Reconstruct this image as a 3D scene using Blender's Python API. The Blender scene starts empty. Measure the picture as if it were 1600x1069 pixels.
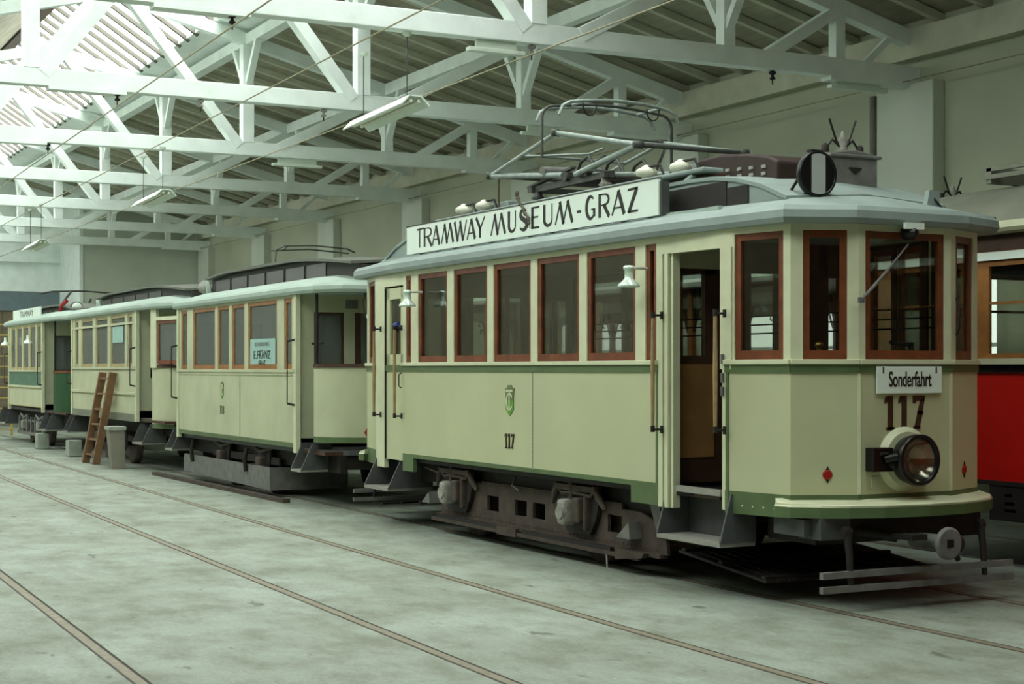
import bpy, math, random
from mathutils import Vector
random.seed(5)
C = bpy.context.scene.collection
PI = math.pi

# ------------------------------------------------------------------ materials
def lin(c):
    return tuple((v/12.92 if v <= .04045 else ((v+.055)/1.055)**2.4) for v in c)
MATS = {}
def mat(name, col, rough=.6, metal=0., var=.06, scale=6., bump=0., bscale=60., spec=.4, detail=4.):
    m = bpy.data.materials.new(name); m.use_nodes = True
    nt = m.node_tree; b = nt.nodes['Principled BSDF']
    b.inputs['Roughness'].default_value = rough
    b.inputs['Metallic'].default_value = metal
    b.inputs['Specular IOR Level'].default_value = spec
    tc = nt.nodes.new('ShaderNodeTexCoord')
    n = nt.nodes.new('ShaderNodeTexNoise'); n.inputs['Scale'].default_value = scale; n.inputs['Detail'].default_value = detail
    nt.links.new(tc.outputs['Object'], n.inputs['Vector'])
    r = nt.nodes.new('ShaderNodeValToRGB')
    c = lin(col)
    r.color_ramp.elements[0].position = .3; r.color_ramp.elements[1].position = .7
    r.color_ramp.elements[0].color = (*[v*(1-var*1.6) for v in c], 1)
    r.color_ramp.elements[1].color = (*[min(1, v*(1+var)) for v in c], 1)
    nt.links.new(n.outputs['Fac'], r.inputs['Fac']); nt.links.new(r.outputs['Color'], b.inputs['Base Color'])
    if bump:
        n2 = nt.nodes.new('ShaderNodeTexNoise'); n2.inputs['Scale'].default_value = bscale; n2.inputs['Detail'].default_value = 5
        nt.links.new(tc.outputs['Object'], n2.inputs['Vector'])
        bp = nt.nodes.new('ShaderNodeBump'); bp.inputs['Strength'].default_value = bump; bp.inputs['Distance'].default_value = .02
        nt.links.new(n2.outputs['Fac'], bp.inputs['Height']); nt.links.new(bp.outputs['Normal'], b.inputs['Normal'])
    MATS[name] = m
    return m
def emis(name, col, s):
    m = bpy.data.materials.new(name); m.use_nodes = True
    nt = m.node_tree; nt.nodes.remove(nt.nodes['Principled BSDF'])
    e = nt.nodes.new('ShaderNodeEmission'); e.inputs['Color'].default_value = (*col, 1); e.inputs['Strength'].default_value = s
    nt.links.new(e.outputs[0], nt.nodes['Material Output'].inputs['Surface'])
    return m
def glassmat(name, refl=.05, tint=(.8, .84, .8), milk=0.0):
    m = bpy.data.materials.new(name); m.use_nodes = True
    nt = m.node_tree; nt.nodes.remove(nt.nodes['Principled BSDF'])
    t = nt.nodes.new('ShaderNodeBsdfTransparent'); t.inputs['Color'].default_value = (*tint, 1)
    g = nt.nodes.new('ShaderNodeBsdfGlossy'); g.inputs['Roughness'].default_value = .03
    l = nt.nodes.new('ShaderNodeLayerWeight'); l.inputs['Blend'].default_value = .25
    mm = nt.nodes.new('ShaderNodeMath'); mm.operation = 'MULTIPLY_ADD'
    mm.inputs[1].default_value = .55; mm.inputs[2].default_value = refl
    nt.links.new(l.outputs['Fresnel'], mm.inputs[0])
    mx = nt.nodes.new('ShaderNodeMixShader'); nt.links.new(mm.outputs[0], mx.inputs[0])
    nt.links.new(t.outputs[0], mx.inputs[1]); nt.links.new(g.outputs[0], mx.inputs[2])
    out = mx
    if milk:
        d = nt.nodes.new('ShaderNodeBsdfDiffuse'); d.inputs['Color'].default_value = (.5, .54, .5, 1)
        m2 = nt.nodes.new('ShaderNodeMixShader'); m2.inputs[0].default_value = milk
        nt.links.new(mx.outputs[0], m2.inputs[1]); nt.links.new(d.outputs[0], m2.inputs[2]); out = m2
    nt.links.new(out.outputs[0], nt.nodes['Material Output'].inputs['Surface'])
    return m

CREAM = mat('cream_paint', (.755, .77, .615), .38, var=.035, scale=1.6, bump=.04, bscale=3, spec=.5)
CREAM_OLD = mat('old_cream_paint', (.745, .76, .63), .55, var=.07, scale=2.2, bump=.04, bscale=4)
CREAMTRIM = mat('cream_trim_paint', (.82, .835, .70), .4, var=.04)
GREEN = mat('green_paint', (.35, .43, .28), .42, var=.1, scale=5)
DKGREEN = mat('dark_green_paint', (.14, .30, .17), .4, var=.12, scale=4)
MIDGREEN = mat('faded_green_paint', (.36, .48, .40), .5, var=.1)
REDWOOD = mat('red_brown_window_wood', (.46, .25, .14), .45, var=.18, scale=9)
OAK = mat('orange_window_wood', (.62, .42, .22), .45, var=.15, scale=9)
TANWOOD = mat('tan_window_wood', (.70, .64, .46), .5, var=.1)
DARKWOOD = mat('dark_interior_wood', (.30, .21, .155), .5, var=.15, scale=8)
PANELWOOD = mat('brown_panel_wood', (.60, .45, .28), .4, var=.12, scale=5)
GREYROOF = mat('grey_roof_canvas', (.55, .605, .58), .6, var=.08, scale=3, bump=.15, bscale=12)
GREYROOFD = mat('dark_grey_roof_paint', (.48, .49, .43), .6, var=.1, scale=3)
OLIVE3 = mat('olive_grey_roof_paint', (.40, .41, .37), .6, var=.08)
PALEROOF = mat('pale_roof_paint', (.63, .70, .65), .6, var=.06, scale=3)
STEPGREY = mat('step_grey_paint', (.31, .315, .315), .55, var=.12, scale=7)
STEPTREAD = mat('step_tread_steel', (.58, .58, .54), .5, var=.12, scale=9)
OLIVE = mat('dark_olive_paint', (.19, .19, .165), .6, var=.1)
OLIVE2 = mat('grey_olive_glass', (.27, .265, .23), .35, var=.08)
TRUCK = mat('dusty_brown_iron', (.30, .26, .225), .75, var=.2, scale=8, bump=.3)
DARKIRON = mat('dark_iron', (.14, .12, .11), .65, var=.2, scale=8)
BLACK = mat('black_enamel', (.06, .055, .055), .35, var=.1)
PALEIRON = mat('pale_cast_iron', (.60, .60, .56), .6, var=.2, scale=12, bump=.3)
GREYIRON = mat('grey_iron', (.45, .45, .43), .55, var=.15, scale=8)
STEEL = mat('pantograph_tube', (.60, .65, .62), .4, .35, var=.15, scale=12)
DKSTEEL = mat('pantograph_dark_steel', (.30, .31, .29), .5, .3, var=.2, scale=12)
PORC = mat('porcelain', (.86, .86, .78), .3, var=.05)
SIGNWHITE = mat('white_sign_enamel', (.90, .95, .90), .4, var=.02, scale=2)
INK = mat('black_lettering', (.10, .09, .07), .5, var=.05)
BROWNINK = mat('brown_numerals', (.25, .17, .10), .5, var=.1)
HANDLE = mat('handrail_wood', (.62, .53, .38), .45, var=.12, scale=10)
BRASS = mat('brass', (.75, .60, .30), .3, .8, var=.1)
REDPAINT = mat('tram_red_paint', (.82, .11, .08), .35, var=.08, scale=2)
REDREF = mat('red_reflector', (.62, .12, .08), .3, var=.1)
RESIST = mat('resistor_brown', (.20, .14, .11), .6, var=.15, scale=10)
BEAM = mat('whitewashed_timber', (.92, .96, .935), .7, var=.05, scale=3, bump=.15, bscale=15)
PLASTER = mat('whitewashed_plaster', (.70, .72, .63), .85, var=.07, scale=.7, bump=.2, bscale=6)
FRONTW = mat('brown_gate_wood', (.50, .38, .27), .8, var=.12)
DIMWALL = mat('dark_plaster', (.47, .45, .38), .9, var=.12, scale=1.)  # unseen left wall, darkened so it bounces less light
RAFT = mat('rafter_whitewash', (.76, .765, .68), .8, var=.08, scale=3)
PIER = mat('lit_pier_plaster', (.79, .82, .76), .85, var=.05, scale=1.)  # paler than the wall plaster, standing in for light on the piers
CEIL = mat('ceiling_boards', (.62, .61, .53), .8, var=.12, scale=2.5)
LAMPW = mat('lamp_reflector_white', (.85, .90, .84), .5, var=.04)
ENAMEL = mat('enamel_shade', (.85, .92, .86), .15, .2, var=.03)
LADDERW = mat('ladder_wood', (.50, .38, .27), .7, var=.12, scale=8)
YLADDER = mat('yellow_ladder_wood', (.80, .70, .38), .6, var=.1, scale=8)
BINM = mat('grey_box_paint', (.50, .49, .43), .6, var=.08, scale=6)
CONCB = mat('concrete_block', (.60, .63, .58), .85, var=.1, scale=9)
GATE = mat('gate_boards', (.50, .46, .38), .8, var=.15, scale=4)
GATESTEEL = mat('blue_grey_steel', (.44, .50, .52), .6, var=.06)
RUSTRAIL = mat('rusty_rail_head', (.50, .475, .40), .6, .2, var=.15, scale=14)
GROOVE = mat('rail_groove_dirt', (.20, .18, .14), .9, var=.15, scale=20)
POSTER = mat('pale_blue_poster', (.62, .76, .72), .6, var=.04)
WIRE = mat('copper_wire', (.62, .60, .48), .5, .3, var=.1)
BLUE = mat('blue_tape', (.15, .2, .5), .5)
CRESTD = mat('crest_olive', (.42, .47, .30), .5, var=.05)
CRESTG = mat('crest_green', (.40, .60, .24), .5, var=.05)
GLASS = glassmat('window_glass', .03, (.93, .95, .92))
GLASSOLD = glassmat('dusty_window_glass', .05, (.6, .64, .6), .22)
LENS = mat('headlight_reflector', (.62, .60, .55), .12, .9, var=.1)
SKY = emis('daylit_skylight_glass', (.94, 1., .965), 9.5)
ROOFFILL = emis('added_roof_fill_glass', (.94, 1., .965), 6.3)  # glow of an unseen roof strip added to light floor and tram sides
BARS = mat('backlit_glazing_bars', (.36, .35, .31), .7)  # dark tone stands in for the shade of bars seen against the sky
WINL = emis('daylit_window_glass', (.94, 1., .965), 1.6)
WINF = emis('far_wall_fill_glass', (.94, 1., .965), 9.)  # stronger glow added in the farthest left windows to brighten the end wall
WINR = emis('frosted_daylit_glass', (.88, 1., .92), 1.5)
CHAIN = mat('rusty_chain', (.33, .30, .25), .7, .3)
SEATW = mat('slatted_seat_wood', (.40, .28, .16), .5, var=.1)

def floor_mat():
    m = bpy.data.materials.new('worn_concrete'); m.use_nodes = True
    nt = m.node_tree; b = nt.nodes['Principled BSDF']; b.inputs['Roughness'].default_value = .72
    b.inputs['Specular IOR Level'].default_value = .3
    tc = nt.nodes.new('ShaderNodeTexCoord')
    def noise(sc, det=6, rough=.6, st=(1, 1, 1)):
        mp = nt.nodes.new('ShaderNodeMapping'); mp.inputs['Scale'].default_value = st
        nt.links.new(tc.outputs['Object'], mp.inputs['Vector'])
        n = nt.nodes.new('ShaderNodeTexNoise'); n.inputs['Scale'].default_value = sc
        n.inputs['Detail'].default_value = det; n.inputs['Roughness'].default_value = rough
        nt.links.new(mp.outputs[0], n.inputs['Vector']); return n
    def ramp(n, p0, c0, p1, c1):
        r = nt.nodes.new('ShaderNodeValToRGB')
        r.color_ramp.elements[0].position = p0; r.color_ramp.elements[0].color = (*c0, 1)
        r.color_ramp.elements[1].position = p1; r.color_ramp.elements[1].color = (*c1, 1)
        nt.links.new(n.outputs['Fac'], r.inputs['Fac']); return r
    def mix(a, bb, mode, fac):
        x = nt.nodes.new('ShaderNodeMixRGB'); x.blend_type = mode; x.inputs[0].default_value = fac
        nt.links.new(a.outputs[0], x.inputs[1]); nt.links.new(bb.outputs[0], x.inputs[2]); return x
    a = ramp(noise(.9), .3, lin((.50, .53, .475)), .7, lin((.60, .64, .60)))
    s = ramp(noise(1.7, 9, .72, (1, 1.5, 1)), .38, (.62, .59, .52), .56, (1.05, 1.05, 1.05))
    f = ramp(noise(34, 6, .8), .35, (.78, .77, .73), .65, (1.1, 1.1, 1.1))
    d = ramp(noise(2.3, 3, .55, (1, 2.2, 1)), .27, (.32, .29, .25), .335, (1, 1, 1))
    x = mix(a, s, 'MULTIPLY', .7); x = mix(x, f, 'MULTIPLY', .8); x = mix(x, d, 'MULTIPLY', .8)
    # small white specks of grit and mortar
    v = noise(60, 2, .5); w = ramp(v, .70, (0, 0, 0), .76, (.35, .36, .33)); x = mix(x, w, 'ADD', .7)
    nt.links.new(x.outputs[0], b.inputs['Base Color'])
    bp = nt.nodes.new('ShaderNodeBump'); bp.inputs['Strength'].default_value = .25; bp.inputs['Distance'].default_value = .02
    n = noise(14, 8, .7); nt.links.new(n.outputs['Fac'], bp.inputs['Height']); nt.links.new(bp.outputs['Normal'], b.inputs['Normal'])
    return m
FLOOR = floor_mat()
def board_mat():
    m = CEIL; nt = m.node_tree; b = nt.nodes['Principled BSDF']
    tc = nt.nodes.new('ShaderNodeTexCoord')
    w = nt.nodes.new('ShaderNodeTexWave'); w.bands_direction = 'Y'; w.inputs['Scale'].default_value = 1.6
    w.inputs['Distortion'].default_value = .15
    nt.links.new(tc.outputs['Object'], w.inputs['Vector'])
    r = nt.nodes.new('ShaderNodeValToRGB'); r.color_ramp.elements[0].position = .0; r.color_ramp.elements[0].color = (.85, .84, .8, 1)
    r.color_ramp.elements[1].position = .12; r.color_ramp.elements[1].color = (1, 1, 1, 1)
    nt.links.new(w.outputs['Fac'], r.inputs['Fac'])
    src = b.inputs['Base Color'].links[0].from_socket
    x = nt.nodes.new('ShaderNodeMixRGB'); x.blend_type = 'MULTIPLY'; x.inputs[0].default_value = .8
    nt.links.new(src, x.inputs[1]); nt.links.new(r.outputs[0], x.inputs[2]); nt.links.new(x.outputs[0], b.inputs['Base Color'])
board_mat()

# ------------------------------------------------------------------ mesh building
class F:
    """a vertical wall facet from p0 to p1; u runs along it, d points outward"""
    def __init__(s, p0, p1):
        s.p0 = Vector(p0); dv = Vector(p1)-s.p0; s.L = dv.length; s.u = dv/s.L; s.n = Vector((s.u.y, -s.u.x))
    def pt(s, u, z, d=0):
        q = s.p0+s.u*u+s.n*d
        return (q.x, q.y, z)
class MB:
    def __init__(s): s.v = []; s.f = []; s.sm = []; s.g = []; s.cut = False
    def add(s, vs, fs, smooth=False):
        o = len(s.v); s.v += [tuple(p) for p in vs]
        if smooth or not s.cut: s.g.append((o, len(s.f)))
        s.cut = smooth
        for f in fs: s.f.append([i+o for i in f]); s.sm.append(smooth)
        return s
    def hexa(s, p):      # 8 points: bottom 4, top 4
        return s.add(p, [(3, 2, 1, 0), (4, 5, 6, 7), (0, 1, 5, 4), (1, 2, 6, 5), (2, 3, 7, 6), (3, 0, 4, 7)])
    def box(s, x0, x1, y0, y1, z0, z1):
        return s.hexa([(x0, y0, z0), (x1, y0, z0), (x1, y1, z0), (x0, y1, z0), (x0, y0, z1), (x1, y0, z1), (x1, y1, z1), (x0, y1, z1)])
    def fb(s, f, u0, u1, z0, z1, d0, d1):
        return s.hexa([f.pt(u0, z0, d1), f.pt(u1, z0, d1), f.pt(u1, z0, d0), f.pt(u0, z0, d0),
                       f.pt(u0, z1, d1), f.pt(u1, z1, d1), f.pt(u1, z1, d0), f.pt(u0, z1, d0)])
    def beam(s, a, b, w, h, up=(0, 0, 1)):
        a = Vector(a); b = Vector(b); t = (b-a).normalized(); up = Vector(up)
        if abs(t.dot(up)) > .98: up = Vector((1, 0, 0))
        sd = t.cross(up).normalized(); u2 = sd.cross(t).normalized()
        o = []
        for q in (a, b):
            for i, j in ((-1, -1), (1, -1), (1, 1), (-1, 1)): o.append(q+sd*(i*w/2)+u2*(j*h/2))
        return s.add(o, [(0, 1, 2, 3), (7, 6, 5, 4), (0, 4, 5, 1), (1, 5, 6, 2), (2, 6, 7, 3), (3, 7, 4, 0)])
    def tube(s, pts, r, n=8):
        pts = [Vector(p) for p in pts]; rings = []; ref = None
        for i, p in enumerate(pts):
            t = (pts[min(i+1, len(pts)-1)]-pts[max(i-1, 0)]).normalized()
            if ref is None: ref = Vector((0, 0, 1)) if abs(t.z) < .9 else Vector((1, 0, 0))
            a = (ref-t*ref.dot(t)).normalized(); b = t.cross(a); ref = a
            rr = r[i] if isinstance(r, (list, tuple)) else r
            rings.append([p+a*math.cos(2*PI*k/n)*rr+b*math.sin(2*PI*k/n)*rr for k in range(n)])
        vs = [q for g in rings for q in g]; m = len(rings)
        fs = [(i*n+k, i*n+(k+1) % n, (i+1)*n+(k+1) % n, (i+1)*n+k) for i in range(m-1) for k in range(n)]
        s.add(vs, fs, True)
        return s.add(rings[0]+rings[-1], [list(range(n))[::-1], list(range(n, 2*n))])
    def lathe(s, o, ax, prof, n=20, cap=True):
        """prof: list of (distance along axis, radius)"""
        o = Vector(o); ax = Vector(ax).normalized()
        a = (Vector((0, 0, 1)) if abs(ax.z) < .9 else Vector((1, 0, 0))); a = (a-ax*a.dot(ax)).normalized(); b = ax.cross(a)
        vs = []
        for h, r in prof:
            for k in range(n): vs.append(o+ax*h+(a*math.cos(2*PI*k/n)+b*math.sin(2*PI*k/n))*r)
        m = len(prof)
        s.add(vs, [(i*n+k, i*n+(k+1) % n, (i+1)*n+(k+1) % n, (i+1)*n+k) for i in range(m-1) for k in range(n)], True)
        if not cap: return s
        return s.add(vs[:n]+vs[-n:], [list(range(n))[::-1], list(range(n, 2*n))])
    def prism(s, poly, fn, d0, d1):
        """extrude polygon (a,b) -> fn(a,b,d)"""
        n = len(poly)
        vs = [fn(a, b, d0) for a, b in poly]+[fn(a, b, d1) for a, b in poly]
        return s.add(vs, [list(range(n)), list(range(n, 2*n))[::-1]]+[(i, i+n, (i+1) % n+n, (i+1) % n) for i in range(n)])
    def loft(s, rings, smooth=False, cap=True):
        n = len(rings[0]); vs = [p for r in rings for p in r]; m = len(rings)
        s.add(vs, [(i*n+k, i*n+(k+1) % n, (i+1)*n+(k+1) % n, (i+1)*n+k) for i in range(m-1) for k in range(n)], smooth)
        if cap: s.add(list(rings[0])+list(rings[-1]), [list(range(n))[::-1], list(range(n, 2*n))])
        return s
    def build(s, name, m, parent=None, bev=0, label=None, loc=None, each=False):
        if not s.v: return None
        if each:       # every primitive becomes an object of its own
            out = []
            for i, (o, fo) in enumerate(s.g):
                o1, f1 = s.g[i+1] if i+1 < len(s.g) else (len(s.v), len(s.f))
                q = MB(); q.v = s.v[o:o1]; q.f = [[k-o for k in f] for f in s.f[fo:f1]]; q.sm = s.sm[fo:f1]
                out.append(q.build(name, m, parent, bev, label, loc))
            return out[0]
        o0 = Vector((0, 0, 0))
        if parent is not None: o0 = Vector(ORG[parent.name])
        elif loc is not None: o0 = Vector(loc)
        me = bpy.data.meshes.new(name)
        me.from_pydata([tuple(Vector(p)-o0) for p in s.v], [], s.f)
        me.polygons.foreach_set('use_smooth', s.sm); me.materials.append(m); me.update()
        import bmesh
        bm = bmesh.new(); bm.from_mesh(me); bmesh.ops.recalc_face_normals(bm, faces=bm.faces); bm.to_mesh(me); bm.free()
        o = bpy.data.objects.new(name, me); C.objects.link(o)
        if parent is not None:
            o.parent = parent; ORG[o.name] = tuple(o0)
        else:
            o.location = o0; ORG[o.name] = tuple(o0)
        if bev:
            md = o.modifiers.new('bevel', 'BEVEL'); md.width = bev; md.segments = 2; md.limit_method = 'ANGLE'
        if label: o['label'] = label
        return o
ORG = {}
def thing(name, label, cat, loc=(0, 0, 0), group=None):
    o = bpy.data.objects.new(name, None); C.objects.link(o); o.location = loc; o.empty_display_size = .2
    ORG[o.name] = tuple(loc); o['label'] = label; o['category'] = cat
    if group: o['group'] = group
    return o
def tag(o, label, cat, group=None):
    o['label'] = label; o['category'] = cat
    if group: o['group'] = group
    return o
def struct(o): o['kind'] = 'structure'; return o

def text_mesh(name, body, size, m, parent, origin, right, up, sx=1., align='CENTER', depth=.002, bold=0., space=1.):
    """built-in font lettering laid on a plane"""
    cu = bpy.data.curves.new(name, 'FONT'); cu.body = body; cu.size = size; cu.align_x = align; cu.align_y = 'CENTER'
    cu.extrude = depth; cu.offset = bold; cu.space_character = space
    to = bpy.data.objects.new(name+'_tmp', cu); C.objects.link(to)
    dg = bpy.context.evaluated_depsgraph_get(); me = bpy.data.meshes.new_from_object(to.evaluated_get(dg))
    bpy.data.objects.remove(to)
    r = Vector(right).normalized(); u = Vector(up).normalized(); n = r.cross(u)
    o0 = Vector(ORG[parent.name]); og = Vector(origin)-o0
    for v in me.vertices: v.co = og+r*(v.co.x*sx)+u*v.co.y+n*v.co.z
    me.materials.clear(); me.materials.append(m)
    o = bpy.data.objects.new(name, me); C.objects.link(o); o.parent = parent; ORG[o.name] = tuple(o0)
    return o

# ------------------------------------------------------------------ camera
h_cam = 1.7; FPX = 2480.
cam = bpy.data.cameras.new('camera'); co = bpy.data.objects.new('camera', cam); C.objects.link(co)
co.location = (0, 0, h_cam)
th = math.atan(1286/2480)
co.rotation_euler = (PI/2, 0, math.atan2(math.cos(th), math.sin(th)))
cam.sensor_width = 36; cam.lens = FPX/1600*36; cam.shift_y = 42.5/1600; cam.clip_end = 300
bpy.context.scene.camera = co

# ------------------------------------------------------------------ the hall
XE = -47.6; XW = 4.0; YR = 14.0; YL = -1.7; XB = -50.4
def roofz(y): return 9.65-.25*y if y > 6.17 else 9.65-.25*(12.34-y)
struct(MB().box(-54, XW+.3, YL-.3, YR+.3, -.3, 0).build('floor', FLOOR))
# right wall with window openings
WINS_R = [(-25.3, -21.7), (-20.1, -16.7), (-15.1, -14.3)]
b = MB(); xs = XE
for a, c in WINS_R:
    b.box(xs, a, YR, YR+.35, 0, 6.3); b.box(a, c, YR, YR+.35, 0, 1.05); b.box(a, c, YR, YR+.35, 2.95, 6.3); xs = c
b.box(xs, XW, YR, YR+.35, 0, 6.3)
struct(b.build('wall_right', PLASTER))
k = 0
for a, c in WINS_R:
    k += 1
    w = struct(MB().box(a, c, YR+.18, YR+.2, 1.05, 2.95).build('window_%d' % k, WINR))
    fr = MB()
    for x in (a+.03, (a+c)/2, c-.03): fr.box(x-.03, x+.03, YR+.1, YR+.17, 1.05, 2.95)
    for z in (1.08, 2.0, 2.92): fr.box(a, c, YR+.1, YR+.17, z-.025, z+.025)
    fr.build('window_frame', BEAM, w)
# left wall (beside and behind the photographer) with tall windows
WINS_L = [(-46+5.2*i, -46+5.2*i+3.9) for i in range(7)]
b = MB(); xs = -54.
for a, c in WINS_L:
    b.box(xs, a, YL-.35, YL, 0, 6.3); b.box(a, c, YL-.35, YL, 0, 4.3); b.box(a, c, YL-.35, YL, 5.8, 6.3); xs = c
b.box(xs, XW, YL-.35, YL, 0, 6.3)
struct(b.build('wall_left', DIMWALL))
for a, c in WINS_L:
    k += 1
    w = struct(MB().box(a, c, YL-.2, YL-.18, 4.3, 5.8).build('window_%d' % k, WINL if a > -38 else WINF))
    fr = MB()
    for i in range(5): x = a+.03+(c-a-.06)*i/4; fr.box(x-.025, x+.025, YL-.17, YL-.1, 4.3, 5.8)
    for i in range(5): z = 4.33+1.44*i/4; fr.box(a, c, YL-.17, YL-.1, z-.02, z+.02)
    fr.build('window_frame', BEAM, w)
# front end behind the camera (upper gable only, gate below)
struct(MB().prism([(YL, 0), (YR, 0), (YR, 6.15), (6.17, 8.6), (YL, 6.15)], lambda a, z, d: (d, a, z), XW, XW+.3).build('wall_front', FRONTW))
# far end wall, stepped back at the gateway
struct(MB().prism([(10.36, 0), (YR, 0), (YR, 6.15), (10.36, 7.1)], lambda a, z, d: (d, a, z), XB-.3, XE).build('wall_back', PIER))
struct(MB().box(XB, XE+.03, 10.26, 10.36, 0, 7.0).build('trim_20', BEAM))  # white face stands in for light falling on the jamb
struct(MB().prism([(YL, 4.1), (10.36, 4.1), (10.36, 7.05), (6.17, 9.2), (YL, 6.15)], lambda a, z, d: (d, a, z), XB-.3, XB).build('wall_gable', BEAM))  # whiter colour stands in for the brighter light at the gateway
g = struct(MB().box(XB-.25, XB-.1, YL, 10.36, 0, 3.5).build('door_1', GATE))
bb = MB()
for i in range(34):
    y = -1.6+i*.35
    bb.box(XB-.1, XB-.085, y, y+.33, .05, 3.48)
bb.build('door_boards', GATE, g)
struct(MB().box(XB-.25, XB-.02, YL, 10.36, 3.5, 4.1).build('trim_1', GATESTEEL))
struct(MB().box(XB-.0, XB+.2, YL, 10.3, 5.0, 5.2).build('trim_2', BEAM))
# opaque roof slopes
for i, (ya, yb) in enumerate(((YR+.3, 8.3), (4.04, 3.2), (.2, YL-.3))):
    za, zb = roofz(ya)+.02, roofz(yb)+.02
    o = MB().prism([(ya, za), (yb, zb), (yb, zb+.1), (ya, za+.1)], lambda a, z, d: (d, a, z), XB-.3, XW+.3)
    struct(o.build(('ceiling', 'ceiling_left', 'ceiling_left_eaves')[i], CEIL))
# common rafters on the visible slopes (one set each)
RX = [XE+.4+.82*i for i in range(62)]
for ya, yb in ((YR, 8.62), (YL, 3.72)):
    o = thing('roof_rafters', 'row of whitewashed common rafters under the boarded roof beside the wall' if ya > 5 else 'row of common rafters under the roof slope over the near side', 'rafters', (XE, ya, roofz(ya)))
    for x in RX:
        MB().beam((x, ya, roofz(ya)-.05), (x, yb, roofz(yb)-.02), .09, .10).build('rafter', RAFT, o)
k += 1
wl = struct(MB().prism([(3.2, roofz(3.2)+.05), (.2, roofz(.2)+.05), (.2, roofz(.2)+.06), (3.2, roofz(3.2)+.06)], lambda a, z, d: (d, a, z), XE, -4.).build('window_%d' % k, ROOFFILL))  # unseen glowing strip, added for light from the upper left
gb = MB(); x = XE+.2
while x < -4.: gb.beam((x, 3.2, roofz(3.2)+.01), (x, .2, roofz(.2)+.01), .05, .06); x += .6
gb.build('glazing_bars', BEAM, wl)
struct(MB().prism([(3.2, roofz(3.2)+.02), (.2, roofz(.2)+.02), (.2, roofz(.2)+.12), (3.2, roofz(3.2)+.12)], lambda a, z, d: (d, a, z), -4., XW+.3).build('ceiling_left_front', CEIL))
# skylight lantern: curb bands, glass slopes, glazing bars
def glz(y): return 7.65+.65*(7.9-y) if y > 6.17 else 7.65+.65*(y-4.44)
for sgn in (1, -1):
    Y = lambda y: y if sgn > 0 else 12.34-y
    k += sgn > 0
    w = MB().prism([(Y(7.9), glz(7.9)), (Y(6.17), glz(6.17)), (Y(6.17), glz(6.17)+.01), (Y(7.9), glz(7.9)+.01)] if sgn > 0 else
                   [(4.44, 7.65), (6.17, glz(6.17)), (6.17, glz(6.17)+.01), (4.44, 7.66)], lambda a, z, d: (d, a, z), XE-1, -3.)
    w = struct(w.build('window_%d' % k if sgn > 0 else 'ceiling_lantern', SKY if sgn > 0 else CEIL))
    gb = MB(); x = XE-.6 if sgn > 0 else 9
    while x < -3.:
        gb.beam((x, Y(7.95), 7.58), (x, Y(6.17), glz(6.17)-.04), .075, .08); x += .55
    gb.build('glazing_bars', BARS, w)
    cb = MB().prism([(Y(8.55), 7.47), (Y(8.55), 7.57), (Y(7.88), 7.70), (Y(7.88), 7.60)], lambda a, z, d: (d, a, z), XB, XW)
    struct(cb.build('trim_%d' % (3 if sgn > 0 else 4), BEAM))
struct(MB().box(XB, XW, 6.07, 6.27, 8.66, 8.82).build('trim_5', DARKWOOD))
# closed ridge over the gate end of the hall
struct(MB().prism([(7.9, 7.66), (6.17, 8.80), (4.44, 7.66), (4.44, 7.76), (6.17, 8.9), (7.9, 7.76)], lambda a, z, d: (d, a, z), -3., XW+.3).build('ceiling_ridge', CEIL))
# longitudinal beams
def lbeam(y, zb, w, hh, lab):
    o = MB().box(XE, XW-.1, y-w/2, y+w/2, zb, zb+hh).build('purlin', BEAM, loc=None)
    tag(o, lab, 'roof beam')
lbeam(8.5, 7.22, .2, .18, 'long whitewashed beam along the near-right edge of the skylight')
lbeam(3.84, 7.22, .2, .18, 'long whitewashed beam along the left edge of the skylight')
lbeam(11.04, 6.56, .16, .2, 'long whitewashed purlin halfway down the boarded roof slope')
lbeam(1.30, 6.56, .16, .2, 'long whitewashed purlin over the hall side with the tall windows')
struct(MB().box(XE, XW, YR-.18, YR, 5.66, 6.04).build('trim_6', RAFT))
struct(MB().box(XE, XW, YL, YL+.18, 5.78, 6.04).build('trim_7', BEAM))
# piers along the right wall
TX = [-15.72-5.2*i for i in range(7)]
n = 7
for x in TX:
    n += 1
    struct(MB().box(x-.53, x+.53, YR-.2, YR, 0, 5.34).build('trim_%d' % n, PIER, bev=.015))
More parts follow.
